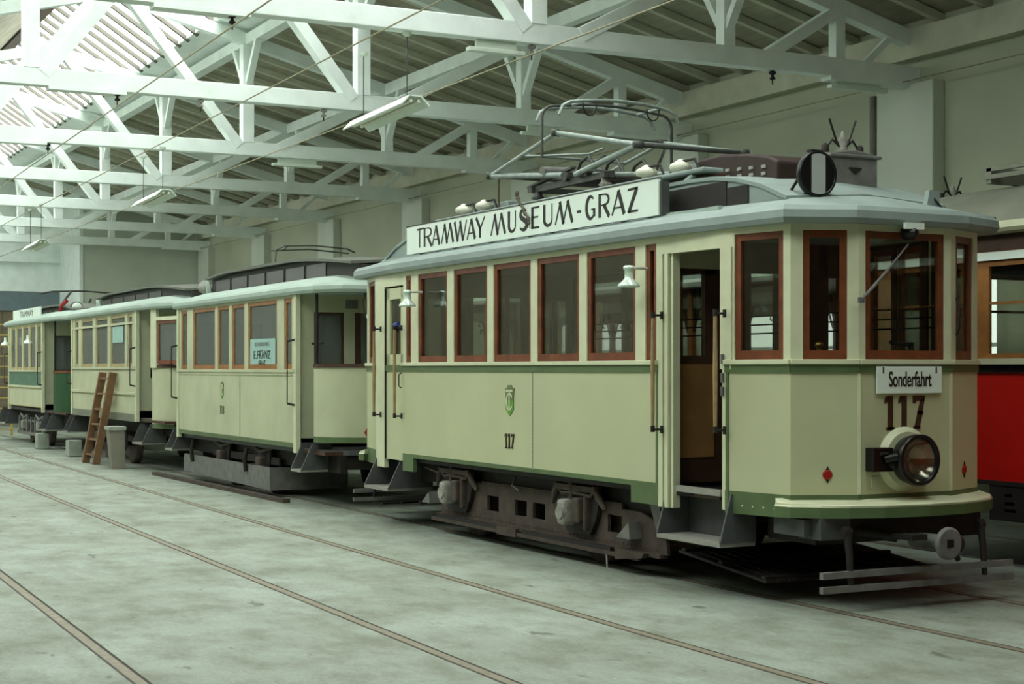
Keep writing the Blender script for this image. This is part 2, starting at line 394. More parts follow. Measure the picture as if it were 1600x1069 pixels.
# ------------------------------------------------------------------ trusses
ORD = ['nearest', 'second nearest', 'third', 'fourth', 'fifth', 'sixth', 'seventh and farthest']
for i, x in enumerate(TX):
    t = thing('roof_truss', 'whitewashed timber roof truss, %s from the camera of the row across the hall' % ORD[i], 'roof truss', (x, 6.17, 5.34), 'white timber roof trusses')
    MB().box(x-.09, x+.09, YL+.02, YR-.0, 5.34, 5.57).build('tie_beam', BEAM, t, bev=.01)
    for sg in (1, -1):
        Y = (lambda y: y) if sg > 0 else (lambda y: 12.34-y)
        # principal rafter
        MB().beam((x, Y(13.95), roofz(13.95)-.26), (x, Y(6.25), roofz(6.25)-.22), .16, .2).build('principal_rafter', BEAM, t)
        MB().beam((x, Y(8.3), 5.5), (x, Y(6.25), 8.05), .16, .2, (1, 0, 0)).build('main_strut', BEAM, t)
        MB().beam((x, Y(9.0), 5.5), (x, Y(11.0), 6.55), .16, .2, (1, 0, 0)).build('diagonal_strut', BEAM, t)
        MB().beam((x, Y(11.6), 5.5), (x, Y(12.75), 6.2), .14, .17, (1, 0, 0)).build('diagonal_strut', BEAM, t)
        MB().beam((x, Y(13.1), 5.5), (x, Y(13.6), 5.95), .08, .06, (1, 0, 0)).build('short_strut', BEAM, t)
        for y, zt, w, za in ((8.45, 7.24, .2, 6.5), (11.04, 6.58, .17, 5.78), (12.72, 6.2, .15, None)):
            MB().box(x-w/2, x+w/2, Y(y)-w/2, Y(y)+w/2, 5.56, zt).build('post', BEAM, t, bev=.008)
            if za:
                for s2 in (1, -1):
                    MB().beam((x+s2*.05, Y(y), za), (x+s2*(.62 if y < 9 else .60), Y(y), zt), .09, .11, (0, 1, 0)).build('brace', BEAM, t)
        MB().box(x-.10, x+.10, *sorted((Y(12.55), Y(13.98))), 5.29, 5.345).build('corbel', BEAM, t)
    # bolster plates under splice joints
    MB().box(x-.10, x+.10, 4.1, 5.1, 5.30, 5.345).build('splice_plate', BEAM, t)

# overhead wires
def wire(p, q, r, lab):
    tag(MB().tube([p, q], r, 6).build('overhead_wire', WIRE, loc=None), lab, 'wire')
def ext(a, b_, z, x0, x1):
    m_ = (b_[1]-a[1])/(b_[0]-a[0])
    return (x0, a[1]+m_*(x0-a[0]), z), (x1, a[1]+m_*(x1-a[0]), z)
wire(*ext((-11.94, 7.82), (-22.5, 7.90), 5.0, XB, XW), .009, 'thin contact wire above the cream tram with the pantograph')
wire(*ext((-12.88, 5.97), (-18.4, 6.06), 5.0, XB, XW), .009, 'thin contact wire over the empty track beside the trams')
wire(*ext((-13.91, 4.62), (-23.7, 4.86), 5.0, XB, XW), .009, 'thin contact wire crossing in front of the skylight, leftmost')
wire((XE, 13.7, 5.35), (XW, 13.7, 5.35), .008, 'thin cable strung along the top of the right wall')
for i, (x, y) in enumerate(((TX[0], 4.93), (TX[1], 5.0), (TX[2], 5.13), (TX[0], 11.73), (TX[0], 8.4), (TX[1], 6.12), (TX[1], 7.88))):
    lb = ['nearest of the three dark insulators on the leftmost wire', 'middle one of the three dark insulators on the leftmost wire', 'farthest of the three dark insulators on the leftmost wire',
          'dark insulator hanging under the nearest truss near the right wall', 'small insulator under the nearest truss above the tram pantograph',
          'small insulator under the second truss holding the middle wire', 'small insulator under the second truss above the long white name sign'][i]
    o = thing('insulator', lb, 'insulator', (x, y, 5.34), 'insulators under the tie beams')
    MB().tube([(x, y, 5.36), (x, y, 5.17)], .008, 6).build('bolt', DARKIRON, o)
    MB().lathe((x, y, 5.335), (0, 0, -1), [(0, .02), (.01, .045), (.035, .045), (.045, .018), (.07, .018), (.08, .036), (.10, .036), (.11, .015)], 12).build('insulator_body', BLACK if i < 4 else PALEIRON, o)

# hanging fluorescent lamps
def hang_lamp(x0, y, z, lab, tilt=.0):
    t = thing('hanging_lamp', lab, 'lamp', (x0, y, z), 'hanging fluorescent trough lamps')
    L = 1.7
    prof = [(-.17, 0), (-.07, .10), (.07, .10), (.17, 0), (.16, -.012), (.065, .085), (-.065, .085), (-.16, -.012)]
    MB().prism(prof, lambda a, c, d: (x0+d, y+a, z+c+tilt*d), -L/2, L/2).build('reflector', LAMPW, t)
    for s in (-1, 1):
        MB().tube([(x0-L/2+.05, y+s*.045, z+.04-tilt*L/2), (x0+L/2-.02, y+s*.045, z+.04+tilt*L/2)], .019, 8).build('tube', PORC, t)
    for s in (-1, 1):
        MB().tube([(x0+s*.62, y, z+.1), (x0+s*.62, y, 5.34)], .006, 6).build('suspension_rod', DKSTEEL, t)
        MB().lathe((x0+s*.62, y, 5.34), (0, 0, -1), [(0, .05), (.03, .05), (.05, .02)], 10).build('ceiling_rose', LAMPW, t)
hang_lamp(-16.35, 6.88, 4.5, 'white fluorescent trough lamp hanging in front of the second truss, nearest', .03)
hang_lamp(-26.3, 6.88, 4.5, 'white fluorescent trough lamp hanging over the distant trams, middle one', .03)
hang_lamp(-36.4, 6.88, 4.42, 'white fluorescent trough lamp hanging far back above the gateway', .03)
for i, (x, y0, y1) in enumerate(((TX[0], 12.6, 13.5), (TX[0], 7.6, 8.3), (TX[1], 11.0, 11.8), (TX[2], 8.9, 9.8))):
    lb = ['strip lamp under the nearest truss by the wall pier', 'strip lamp under the nearest truss above the pantograph', 'strip lamp under the second truss behind the pantograph', 'strip lamp under the third truss'][i]
    o = MB().box(x-.05, x+.05, y0, y1, 5.20, 5.25).box(x-.03, x+.03, y0+.1, y1-.1, 5.24, 5.345).build('strip_lamp', LAMPW, bev=.01)
    tag(o, lb, 'lamp')
tag(MB().tube([(-16.42, 13.9, 0), (-16.42, 13.9, 5.3)], .055, 12).build('drain_pipe', GREYIRON), 'grey vertical pipe on the right wall beside the nearest pier', 'pipe')

# ------------------------------------------------------------------ rails in the floor
def rail(p, q, lab, dirt=1):
    p = Vector((*p, 0)); q = Vector((*q, 0)); t = (q-p).normalized(); n_ = Vector((-t.y, t.x, 0))
    r = thing('tram_rail', lab, 'rail', tuple(p))
    def strip(a, c, z0, z1, nm, m):
        pts = [p+n_*a, q+n_*a, q+n_*c, p+n_*c]
        MB().hexa([(v.x, v.y, z0) for v in pts]+[(v.x, v.y, z1) for v in pts]).build(nm, m, r)
    strip(-.03, .03, -.02, .004, 'rail_head', RUSTRAIL)
    strip(-.052, -.03, -.02, .0025, 'flangeway', GROOVE)
    strip(.03, .042, -.02, .0025, 'guard_lip', TRUCK)
def ln(a, c, x0, x1):
    m_ = (c[1]-a[1])/(c[0]-a[0]); return (x1, a[1]+m_*(x1-a[0])), (x0, a[1]+m_*(x0-a[0]))
rail(*ln((-26.0, 4.366), (-7.61, 3.945), XB, 3), 'rusty grooved rail running through the middle of the empty floor')
rail(*ln((-35.2, 5.915), (-6.87, 5.407), XB, 3), 'rusty grooved rail on the floor nearest to the trams')
rail(*ln((-13.6, 2.285), (-8.55, 2.17), XB, 3), 'rusty grooved rail crossing the lower left corner')
rail(*ln((-13.6, .85), (-8.55, .735), XB, 3), 'rusty grooved rail closest to the left wall')
rail((3, 7.14), (XB, 7.14), 'near rail of the track under the row of cream trams')
rail((3, 8.56), (XB, 8.56), 'far rail of the track under the row of cream trams')
rail((3, 10.33), (XB, 10.33), 'near rail of the track under the red tram')
rail((3, 11.77), (XB, 11.77), 'far rail of the track under the red tram')

# ------------------------------------------------------------------ tram kit
YC = 7.82
def mirror_y(p): return (p[0], 2*YC-p[1])
def window(root, f, u0, u1, z0, z1, m, fw=.05, glass=None, bottom=.065, d=-.012, fname='window_frame', bar=None):
    b = MB()
    b.fb(f, u0, u0+fw, z0, z1, d-.035, d); b.fb(f, u1-fw, u1, z0, z1, d-.035, d)
    b.fb(f, u0+fw, u1-fw, z1-fw, z1, d-.035, d); b.fb(f, u0+fw, u1-fw, z0, z0+bottom, d-.035, d)
    if bar: b.fb(f, u0+fw, u1-fw, bar-.012, bar+.012, d-.03, d-.005)
    fr = b.build(fname, m, root)
    MB().fb(f, u0+fw, u1-fw, z0+bottom, z1-fw, d-.024, d-.018).build('pane', glass or GLASS, fr)
    return fr
def panel_facet(root, f, wins, zb=.805, zk=1.675, zs=1.735, zw0=1.77, zw1=2.69, zt=2.74, lower=True, skirt=(.64, .805),
                cm=None, um=None, fm=None, bm=None, sm=None, glass=None, belt=True, bar=None, ends=(0, 0), windepth=-.012):
    cm = cm or CREAM; um = um or CREAMTRIM; fm = fm or REDWOOD; bm = bm or GREEN; sm = sm or GREEN
    L = f.L
    if lower:
        MB().fb(f, -ends[0], L+ends[1], zb, zk, -.03, 0).build('side_panel', cm, root)
        if skirt: MB().fb(f, -ends[0], L+ends[1], skirt[0], skirt[1], -.035, .004).build('skirt_panel', sm, root)
        if belt:
            MB().fb(f, 0, L, zk, zs, -.03, .012).build('belt_rail', bm, root)
            MB().fb(f, 0, L, zs, zw0, -.05, .03).build('sill_rail', um, root, bev=.004)
        else:
            MB().fb(f, 0, L, zk, zw0, -.05, .012).build('sill_rail', um, root)
    b = MB(); b.fb(f, 0, L, zw1, zt+.02, -.05, 0)
    u = 0
    for w in sorted(wins):
        if w[0]-u > .004: b.fb(f, u, w[0], zw0, zw1, -.05, .0)
        u = w[1]
    if L-u > .004: b.fb(f, u, L, zw0, zw1, -.05, .0)
    b.build('window_surround', um, root)
    lining(root, f, wins, zb, zw0, zw1, zt)
    for w in wins: window(root, f, w[0], w[1], zw0, zw1, fm, glass=glass, bar=bar, d=windepth)

def lining(root, f, wins, zb, zw0, zw1, zt):
    b = MB(); b.fb(f, .03, f.L-.03, zb, zw0, -.062, -.054); b.fb(f, .03, f.L-.03, zw1, zt-.01, -.062, -.054)
    u = .03
    for w in sorted(wins):
        if w[0]-u > .02: b.fb(f, u, w[0], zw0, zw1, -.062, -.054)
        u = w[1]
    if f.L-.03-u > .02: b.fb(f, u, f.L-.03, zw0, zw1, -.062, -.054)
    b.build('interior_lining', DARKWOOD, root)
def ring(outline, xc, o, z, kx=1.):
    r = []
    for x, y in outline:
        dx, dy = x-xc, y-YCUR[0]
        sx, sy = (1 if dx >= 0 else -1), (1 if dy >= 0 else -1)
        r.append((xc+sx*max(abs(dx)-o*kx, .01), YCUR[0]+sy*max(abs(dy)-o, .01), z))
    return r
YCUR = [YC]
def roof(root, outline, xc, zt=2.74, m=None, rise=.2, gut=.12, gm=None):
    m = m or GREYROOF
    R = lambda o, z, k=1.: ring(outline, xc, o, z, k)
    g = [R(.0, zt-.005), R(-.075, zt-.005), R(-.095, zt+.03), R(-.09, zt+gut*.7), R(-.06, zt+gut), R(-.0, zt+gut+.015)]
    MB().loft(g, False).build('roof_edge', gm or m, root)
    z = zt+gut+.012
    MB().loft([R(.0, z), R(.14, z+rise*.3), R(.32, z+rise*.62), R(.55, z+rise*.86), R(.8, z+rise*.97), R(1.03, z+rise)], True).build('roof_deck', m, root)
    MB().loft([R(.03, zt), R(.03, zt+.04)]).build('inner_ceiling', DARKWOOD, root)

def hood(root, x0, x1, y0, y1, z0, prof, sm, tm, over=.05, thick=.03, name='clerestory', wins=None, wm=None):
    """raised roof: prof(s) height above z0 for s in 0..1"""
    N = 24; top = [(x0+(x1-x0)*i/N, z0+prof(i/N)) for i in range(N+1)]
    poly = [(x0, z0)]+top+[(x1, z0)]
    h = MB().prism(poly, lambda a, c, d: (a, d, c), y0, y1).build(name, sm, root)
    b = MB(); N2 = len(top)
    vs = []
    for x, z in top:
        xx = x
        for y in (y0-over, (y0+y1)/2, y1+over):
            vs.append((xx, y, z+(0.045 if y == (y0+y1)/2 else 0)))
    for x, z in top:
        for y in (y0-over, (y0+y1)/2, y1+over): vs.append((x, y, z+thick+(0.045 if y == (y0+y1)/2 else 0)))
    o = N2*3; fs = []
    for i in range(N2-1):
        for j in range(2):
            a = i*3+j; fs += [(a, a+1, a+4, a+3), (o+a, o+a+3, o+a+4, o+a+1)]
        fs += [(i*3, i*3+3, o+i*3+3, o+i*3), (i*3+2, o+i*3+2, o+i*3+5, i*3+5)]
    for i in (0, N2-1):
        a = i*3; fs += [(a, a+1, o+a+1, o+a), (a+1, a+2, o+a+2, o+a+1)]
    b.add(vs, fs); b.build(name+'_roof', tm, root)
    if wins:
        for a, c, zz0, zz1 in wins:
            MB().box(a, c, y0-.012, y0-.002, zz0, zz1).build(name+'_window', wm or DARKWOOD, h)
            MB().box(a, c, y1+.002, y1+.012, zz0, zz1).build(name+'_window', wm or DARKWOOD, h)
    return h

def handrail(root, x, y, z0, z1, m=None, side=-1, back=None):
    m = m or HANDLE
    o = MB().tube([(x, y, z0), (x, y, (z0+z1)/2), (x, y, z1)], [.014, .019, .014], 10).build('handrail', m, root)
    yb = back if back is not None else y-side*.075
    for z in (z0, z1):
        b = MB()
        b.tube([(x, y, z), (x+.005, (y+yb)/2, z+.0), (x+.01, yb, z)], .009, 6); b.lathe((x, y, z-.02), (0, 0, 1), [(0, .018), (.05, .018)], 10)
        b.box(x-.005, x+.025, yb-.006, yb+.006, z-.03, z+.03)
        b.build('handrail_bracket', DARKIRON, o)
    return o

def steps(root, x0, x1, side, y=6.76, z0=.42, z1=.76, m=None, tm=None, d=.13, inn=.33):
    """side plates, riser and tread of a boarding step"""
    m = m or STEPGREY; tm = tm or STEPTREAD
    yo = y-d; yi = y+inn
    fy = (lambda v: v) if side < 0 else (lambda v: 2*YCUR[0]-v)
    st = MB().box(x0, x1, *sorted((fy(yo), fy(yi))), z0-.03, z0).build('step_tread', tm, root)
    for x in (x0, x1):
        MB().prism([(fy(yo), z0), (fy(yi), z0), (fy(yi), z1), (fy(y+.02), z1)], lambda a, c, dd, x=x: (x+dd, a, c), -.01, .01).build('step_side', m, st)
    MB().box(x0, x1, *sorted((fy(yi-.02), fy(yi))), z0, z1).build('step_riser', m, st)

def wheelset(root, x, gauge=(7.14, 8.56), r=.38):
    w = MB().tube([(x, gauge[0]-.12, r), (x, gauge[1]+.12, r)], .06, 12).build('axle', DARKIRON, root)
    for i, y in enumerate(gauge):
        s = 1 if i == 0 else -1
        MB().lathe((x, y-.05*s, r+.006), (0, s, 0), [(0, .06), (.0, r-.05), (-.0, r), (.085, r), (.09, r+.003), (.12, r+.003), (.12, .1), (.08, .1)], 32).build('wheel', TRUCK, w)

def lifeguard(root, xf, yc, dirx, zs=(.27, .17), hw=.88):
    b = MB()
    for z in zs:
        b.box(xf-.02, xf+.02, yc-hw, yc+hw, z-.02, z+.025)
    o = b.build('lifeguard_gate', GREYIRON, root)
    for s in (-1, 1):
        h = MB()
        h.tube([(xf-dirx*.05, yc+s*.62, .60), (xf-dirx*.02, yc+s*.62, .42), (xf, yc+s*.62, .18)], [.03, .026, .02], 8)
        h.lathe((xf-dirx*.05, yc+s*.62-.03, .56), (0, 1, 0), [(0, .035), (.06, .035)], 12)
        h.build('lifeguard_hanger', DARKIRON, o)
    return o

def under(root, x0, x1, yc, z1=.78):
    """main sole bars, cross members, equipment boxes in the dark under the floor"""
    b = MB()
    for s in (-1, 1): b.box(x0, x1, yc+s*.75-.04, yc+s*.75+.04, z1-.22, z1)
    nn = int((x1-x0)/1.1)
    for i in range(nn+1):
        x = x0+.05+(x1-x0-.1)*i/nn; b.box(x-.04, x+.04, yc-.75, yc+.75, z1-.18, z1-.02)
    b.build('sole_bar', DARKIRON, root)
    MB().box(x0+.02, x1-.02, yc-.98, yc+.98, z1, z1+.04).build('floor_board', DARKWOOD, root)

# ------------------------------------------------------------------ stroke letters for the name board
def seg(a, b_, w): return ('s', a, b_, w)
def stroke_poly(pts, ws):
    """outline of a variable width polyline"""
    Lf, Rt = [], []
    for i, (x, y) in enumerate(pts):
        a = pts[max(i-1, 0)]; c = pts[min(i+1, len(pts)-1)]
        tx, ty = c[0]-a[0], c[1]-a[1]; l = math.hypot(tx, ty) or 1; nx, ny = -ty/l, tx/l; w = ws[i]/2
        Lf.append((x+nx*w, y+ny*w)); Rt.append((x-nx*w, y-ny*w))
    return Lf, Rt
TH, TK = .075, .205     # thin and thick strokes relative to letter height
def arc(cx, cy, rx, ry, a0, a1, n=12): return [(cx+rx*math.cos(math.radians(a0+(a1-a0)*i/n)), cy+ry*math.sin(math.radians(a0+(a1-a0)*i/n))) for i in range(n+1)]
def glyph(ch, W):
    """strokes in a box W wide, 1 high"""
    S = []
    def s(p, q, w, w2=None): S.append(([p, q], [w, w2 or w]))
    if ch == 'T': s((0, .96), (W, .99), .08); s((W*.42, 1), (W*.42, 0), TH*1.3)
    elif ch == 'R':
        s((.07, 1), (.07, 0), TK*.9)
        p = [(.05, .97)]+arc(W*.5, .74, W*.38, .22, 80, -80)+[(.05, .5)]; S.append((p, [.06]+[.06+.07*math.sin(PI*i/12) for i in range(13)]+[.05]))
        s((W*.45, .52), (W*.92, 0), TK*.9)
    elif ch == 'A': s((.03, 0), (W*.52, 1), TH*1.2); s((W*.50, 1), (W-.07, 0), TK); s((W*.2, .30), (W*.78, .30), .06)
    elif ch == 'M': s((.03, 0), (W*.30, 1), TH*1.2); s((W*.27, 1), (W*.47, 0), TK*.95); s((W*.45, 0), (W*.72, 1), TH*1.1); s((W*.70, 1), (W-.06, 0), TK*.95)
    elif ch == 'W': s((.05, 1), (W*.28, 0), TK*.95); s((W*.28, 0), (W*.5, 1), TH*1.1); s((W*.47, 1), (W*.70, 0), TK*.95); s((W*.70, 0), (W-.03, 1), TH*1.1)
    elif ch == 'Y': s((.05, 1), (W*.5, .45), TK*.9); s((W-.02, 1), (W*.5, .42), TH*1.1); s((W*.46, .5), (W*.46, 0), TK*.9)
    elif ch == 'U':
        p = [(.07, 1), (.07, .3)]+arc(W*.52, .3, W*.52-.07, .26, 180, 360)+[(W-.03, 1)]
        S.append((p, [TK, TK]+[TK-(TK-TH)*i/12 for i in range(13)]+[TH]))
    elif ch == 'S':
        p = arc(W*.52, .75, W*.36, .21, 40, 220, 10)+arc(W*.46, .25, W*.40, .22, 50, -150, 12)
        S.append((p, [TH+(TK*1.2-TH)*math.sin(PI*min(1, i/(len(p)-1.))) for i in range(len(p))]))
    elif ch == 'E': s((.07, 1), (.07, 0), TK); s((.05, .96), (W, .96), .08); s((.05, .52), (W*.85, .52), .07); s((.05, .04), (W, .04), .08)
    elif ch == '-': s((0, .42), (W, .42), .11)
    elif ch == 'G':
        p = arc(W*.52, .5, W*.44, .47, 50, 310, 20); S.append((p, [TH+(TK-TH)*math.sin(PI*i/20) for i in range(21)]))
        s((W*.90, .42), (W*.90, .10), TK*.8); s((W*.6, .42), (W*1.0, .42), .06)
    elif ch == 'Z': s((.02, .95), (W, .97), .09); s((W-.07, .97), (.10, .04), TK); s((0, .04), (W, .05), .09)
    return S
def put_glyph(b, ch, x0, x1, z0, z1, fn, d0, d1):
    Hh = z1-z0; W = (x1-x0)/Hh
    for pts, ws in glyph(ch, W):
        Lf, Rt = stroke_poly(pts, ws)
        for i in range(len(pts)-1):
            quad = [Lf[i], Lf[i+1], Rt[i+1], Rt[i]]
            b.prism([(x0+a*Hh, z0+c*Hh) for a, c in quad], fn, d0, d1)
def slab_digits(b, txt, u0, z0, hh, fn, d0, d1, pitch):
    for i, ch in enumerate(txt):
        a = u0+i*pitch; P = lambda pts: b.prism([(a+x*hh, z0+y*hh) for x, y in pts], fn, d0, d1)
        if ch == '1':
            P([(.07, .0), (.26, .0), (.26, 1.), (.07, 1.)]); P([(.01, 0), (.32, 0), (.32, .09), (.01, .09)])
            P([(-.06, .78), (.10, .84), (.10, 1.), (.04, 1.), (-.04, .93)])
        elif ch == '7':
            P([(-.02, .78), (.08, .78), (.10, .85), (.40, .85), (.44, 1.), (-.02, 1.)])
            P([(.26, .87), (.44, .95), (.24, .06), (.04, .06)]); P([(0, 0), (.26, 0), (.26, .10), (0, .10)]); P([(.15, .44), (.36, .44), (.36, .55), (.15, .55)])
        else:   # 8 or other: two stacked rings
            for cy in (.26, .75):
                pts = arc(.17, cy, .14, .2, 0, 360, 16); Lf, Rt = stroke_poly(pts, [.09]*17)
                for j in range(16): b.prism([(a+x*hh, z0+y*hh) for x, y in (Lf[j], Lf[j+1], Rt[j+1], Rt[j])], fn, d0, d1)

def crest(root, x, y, zc, hh, f=1.):
    fn = lambda a, c, d: (x+a, y+d, zc+c)
    w = hh*.30
    up = [(-w*.9, 0), (-w*1.0, hh*.28), (-w*1.1, hh*.40), (-w*.7, hh*.38), (-w*.45, hh*.5), (w*.45, hh*.5), (w*.7, hh*.38), (w*1.1, hh*.40), (w, hh*.28), (w*.9, 0)]
    o = MB().prism(up, fn, -.004, .002).build('crest', CRESTD, root)
    MB().prism([(-w*.9, 0), (w*.9, 0), (w*.95, -hh*.28), (w*.35, -hh*.44), (0, -hh*.5), (-w*.35, -hh*.44), (-w*.95, -hh*.28)], fn, -.004, .002).build('crest_base', CRESTG, o)
    b = MB()
    b.prism([(-w*.11, -hh*.33), (w*.11, -hh*.33), (w*.11, hh*.33), (-w*.11, hh*.33)], fn, -.008, -.003)
    b.prism([(-w*.75, hh*.28), (w*.75, hh*.28), (w*.75, hh*.35), (-w*.75, hh*.35)], fn, -.008, -.003)
    pts = arc(0, -hh*.04, w*.66, hh*.27, 30, 330, 20); Lf, Rt = stroke_poly(pts, [w*.22]*21)
    for i in range(20): b.prism([Lf[i], Lf[i+1], Rt[i+1], Rt[i]], fn, -.008, -.003)
    b.build('monogram', CREAMTRIM, o)
    return o

# ================================================================== TRAM 117
XC = -13.05
T = thing('tramcar', 'cream and green tram 117 with pantograph and long name board on its roof', 'tram', (XC, YC, 0))
def mx(x): return 2*XC-x
A = [(-15.56, 6.76), (-10.54, 6.76), (-9.69, 6.80), (-9.09, 6.94), (-8.89, 7.39)]
near = [(mx(-8.89), 7.39), (mx(-9.09), 6.94), (mx(-9.69), 6.80)]+A
outl = [(mx(-8.89), 7.39), (mx(-9.09), 6.90), (-15.56, 6.76), (-10.54, 6.76), (-9.09, 6.90), (-8.89, 7.39)]
outl = outl+[mirror_y(p) for p in outl[::-1]]
# near side facets
f_main = F(A[0], A[1])
WX = [(-15.49, -15.35), (-15.17, -14.45), (-14.30, -13.55), (-13.42, -12.67), (-12.55, -11.79), (-11.66, -10.88), (-10.73, -10.57)]
wm_ = [(a+15.56, c+15.56) for a, c in WX]
panel_facet(T, f_main, wm_, skirt=(.765, .805))
# deep green corner plates where the thin skirt ends
MB().fb(f_main, 0, .28, .62, .80, -.035, .005).fb(f_main, 4.62, 5.02, .63, .80, -.035, .005).build('corner_skirt_plate', GREEN, T, each=True)
rv = MB()
for x in (-13.53, -12.63):
    for i in range(28): rv.lathe((x, 6.76, .83+i*.030), (0, -1, 0), [(0, .005), (.004, .003)], 6)
rv.build('rivet_row', CREAMTRIM, T)
MB().box(-12.634, -12.626, 6.757, 6.762, .81, 1.67).build('panel_seam', GREEN, T, each=True)
crest(T, -13.075, 6.757, 1.41, .285)
b = MB(); slab_digits(b, '117', -13.17, .965, .137, lambda a, c, d: (a, 6.76+d, c), -.006, .001, .062); b.build('side_number', BROWNINK, T)
# front cab facets
f_pan = F(A[2], A[3]); f_ang = F(A[3], A[4]); f_cen = F((-8.89, 7.39), (-8.89, 8.25))
f_ang2 = F((-8.89, 8.25), (-9.09, 8.70)); f_pan2 = F((-9.09, 8.70), (-9.69, 8.84))
panel_facet(T, f_pan, [(.09, .55)], skirt=(.64, .805), ends=(0, .0))
panel_facet(T, f_ang, [(.09, .41)], skirt=(.64, .805))
panel_facet(T, f_cen, [(.06, .80)], skirt=(.64, .805))
panel_facet(T, f_ang2, [(.09, .41)], skirt=(.64, .805))
panel_facet(T, f_pan2, [(.07, .53)], skirt=(.64, .805))
rv = MB()
for i in range(6): p = f_pan.pt(.07+i*.1, .70, .005); rv.lathe(p, (f_pan.n.x, f_pan.n.y, 0), [(0, .008), (.006, .004)], 8)
rv.build('skirt_rivets', CREAMTRIM, T)
# vertical cover strips of the cab corners
st = MB()
for f, u in ((f_ang, f_ang.L), (f_cen, f_cen.L)): st.fb(f, u-.012, u+.012, .81, 1.67, -.01, .006)
st.build('corner_strip', CREAMTRIM, T, each=True)
# front doorway, near side (open): posts, header, folded leaf
f_door = F(A[1], A[2]); f_door2 = F((-9.69, 8.84), (-10.54, 8.88))
MB().fb(f_door, 0, f_door.L, 2.60, 2.76, -.05, 0).build('door_header', CREAMTRIM, T)
MB().fb(f_door, 0, .06, .62, 2.6, -.05, .004).fb(f_door, .075, .125, .62, 2.6, -.06, -.0).fb(f_door, .14, .17, .62, 2.6, -.09, -.02).build('door_post', CREAMTRIM, T, each=True, bev=.003)
MB().fb(f_door, f_door.L-.06, f_door.L+.07, 1.70, 2.6, -.05, .002).fb(f_door, f_door.L-.035, f_door.L+.005, .66, 1.70, -.05, .002).build('door_post', CREAMTRIM, T, each=True)
MB().fb(f_door, f_door.L+.008, f_door.L+.035, .66, 1.68, -.03, .003).fb(f_door, -.03, -.005, .66, 1.68, -.02, .004).build('door_edge_strip', GREEN, T, each=True)
hg = MB()
for z in (1.74, 1.60, 1.5): hg.lathe(f_door.pt(f_door.L-.02, z, .012), (0, 0, 1), [(0, .014), (.07, .014)], 8)
hg.build('door_hinge', GREYIRON, T, each=True)
lf = MB()
lf.box(-9.72, -9.67, 6.87, 7.02, .82, 2.58)
lf.build('folded_door_leaf', DARKWOOD, T)
# far front doorway: closed door with guard rails
panel_facet(T, f_door2, [(.1, .42), (.46, .78)], skirt=(.64, .805))
# far main side
f_main2 = F((-10.54, 8.88), (-15.56, 8.88))
panel_facet(T, f_main2, [(5.02-c, 5.02-a) for a, c in wm_], skirt=(.765, .805))
# rear end
f_rpan = F(near[1], near[2]); f_rdoor = F(near[2], near[3]); f_rang = F(near[0], near[1])
panel_facet(T, f_rpan, [(.12, .55)], skirt=(.64, .805)); panel_facet(T, f_rang, [(.09, .41)])
f_rc = F(mirror_y(near[0]), near[0]); panel_facet(T, f_rc, [(.06, .80)])
f_r2 = F(mirror_y(near[1]), mirror_y(near[0])); panel_facet(T, f_r2, [(.09, .41)])
f_r3 = F(mirror_y(near[2]), mirror_y(near[1])); panel_facet(T, f_r3, [(.07, .53)])
f_r4 = F(mirror_y(near[3]), mirror_y(near[2])); panel_facet(T, f_r4, [(.1, .42), (.46, .78)])
# rear doorway near side: closed cream leaf
MB().fb(f_rdoor, 0, f_rdoor.L, 2.60, 2.76, -.05, 0).build('door_header', CREAMTRIM, T)
MB().fb(f_rdoor, 0, .27, .62, 2.6, -.05, .0).build('door_post', CREAMTRIM, T, each=True, bev=.003)
dl = MB(); a0, a1 = .30, f_rdoor.L-.02
dl.fb(f_rdoor, a0, a1, .72, 1.67, -.05, -.015).fb(f_rdoor, a0, a0+.1, 1.67, 2.58, -.05, -.015).fb(f_rdoor, a1-.09, a1, 1.67, 2.58, -.05, -.015).fb(f_rdoor, a0, a1, 1.67, 1.86, -.05, -.015).fb(f_rdoor, a0, a1, 2.46, 2.58, -.05, -.015)
dl = dl.build('door_leaf', CREAM, T)
MB().fb(f_rdoor, a0+.1, a1-.09, 1.86, 2.46, -.04, -.034).build('pane', GLASS, dl)
MB().fb(f_rdoor, a0, a1, 1.675, 1.745, -.014, -.004).build('belt_strip', GREEN, dl)
MB().fb(f_rdoor, a0-.02, a0-.004, .72, 2.58, -.02, .001).build('door_gap_strip', DARKIRON, T)
pull = MB().tube([f_rdoor.pt(a1-.03, 1.66, .0), f_rdoor.pt(a1-.03, 1.64, .03), f_rdoor.pt(a1-.03, 1.52, .03), f_rdoor.pt(a1-.03, 1.50, 0)], .007, 6).build('door_pull', DARKIRON, dl)
# handrails
handrail(T, -10.48, 6.67, 1.23, 2.12); handrail(T, -9.66, 6.69, 1.25, 2.11)
handrail(T, -16.20, 6.69, 1.20, 2.14); handrail(T, -15.58, 6.67, 1.20, 2.14)
MB().tube([(-15.58, 6.67, 2.17), (-15.45, 6.66, 2.18)], .022, 8).build('blue_tape_roll', BLUE, T, label='blue taped handrail top')
# steps
steps(T, -10.47, -9.62, -1, z0=.42, z1=.78, y=6.78, d=.08, inn=.24); steps(T, -16.38, -15.72, -1, z0=.42, z1=.72, y=6.78, inn=.4)
steps(T, -10.47, -9.62, 1, z0=.42, z1=.78, y=6.78); steps(T, -16.38, -15.62, 1, z0=.42, z1=.72, y=6.78)
MB().box(-10.34, -9.74, 6.79, 6.84, .755, .80).build('platform_nosing', STEPTREAD, T)
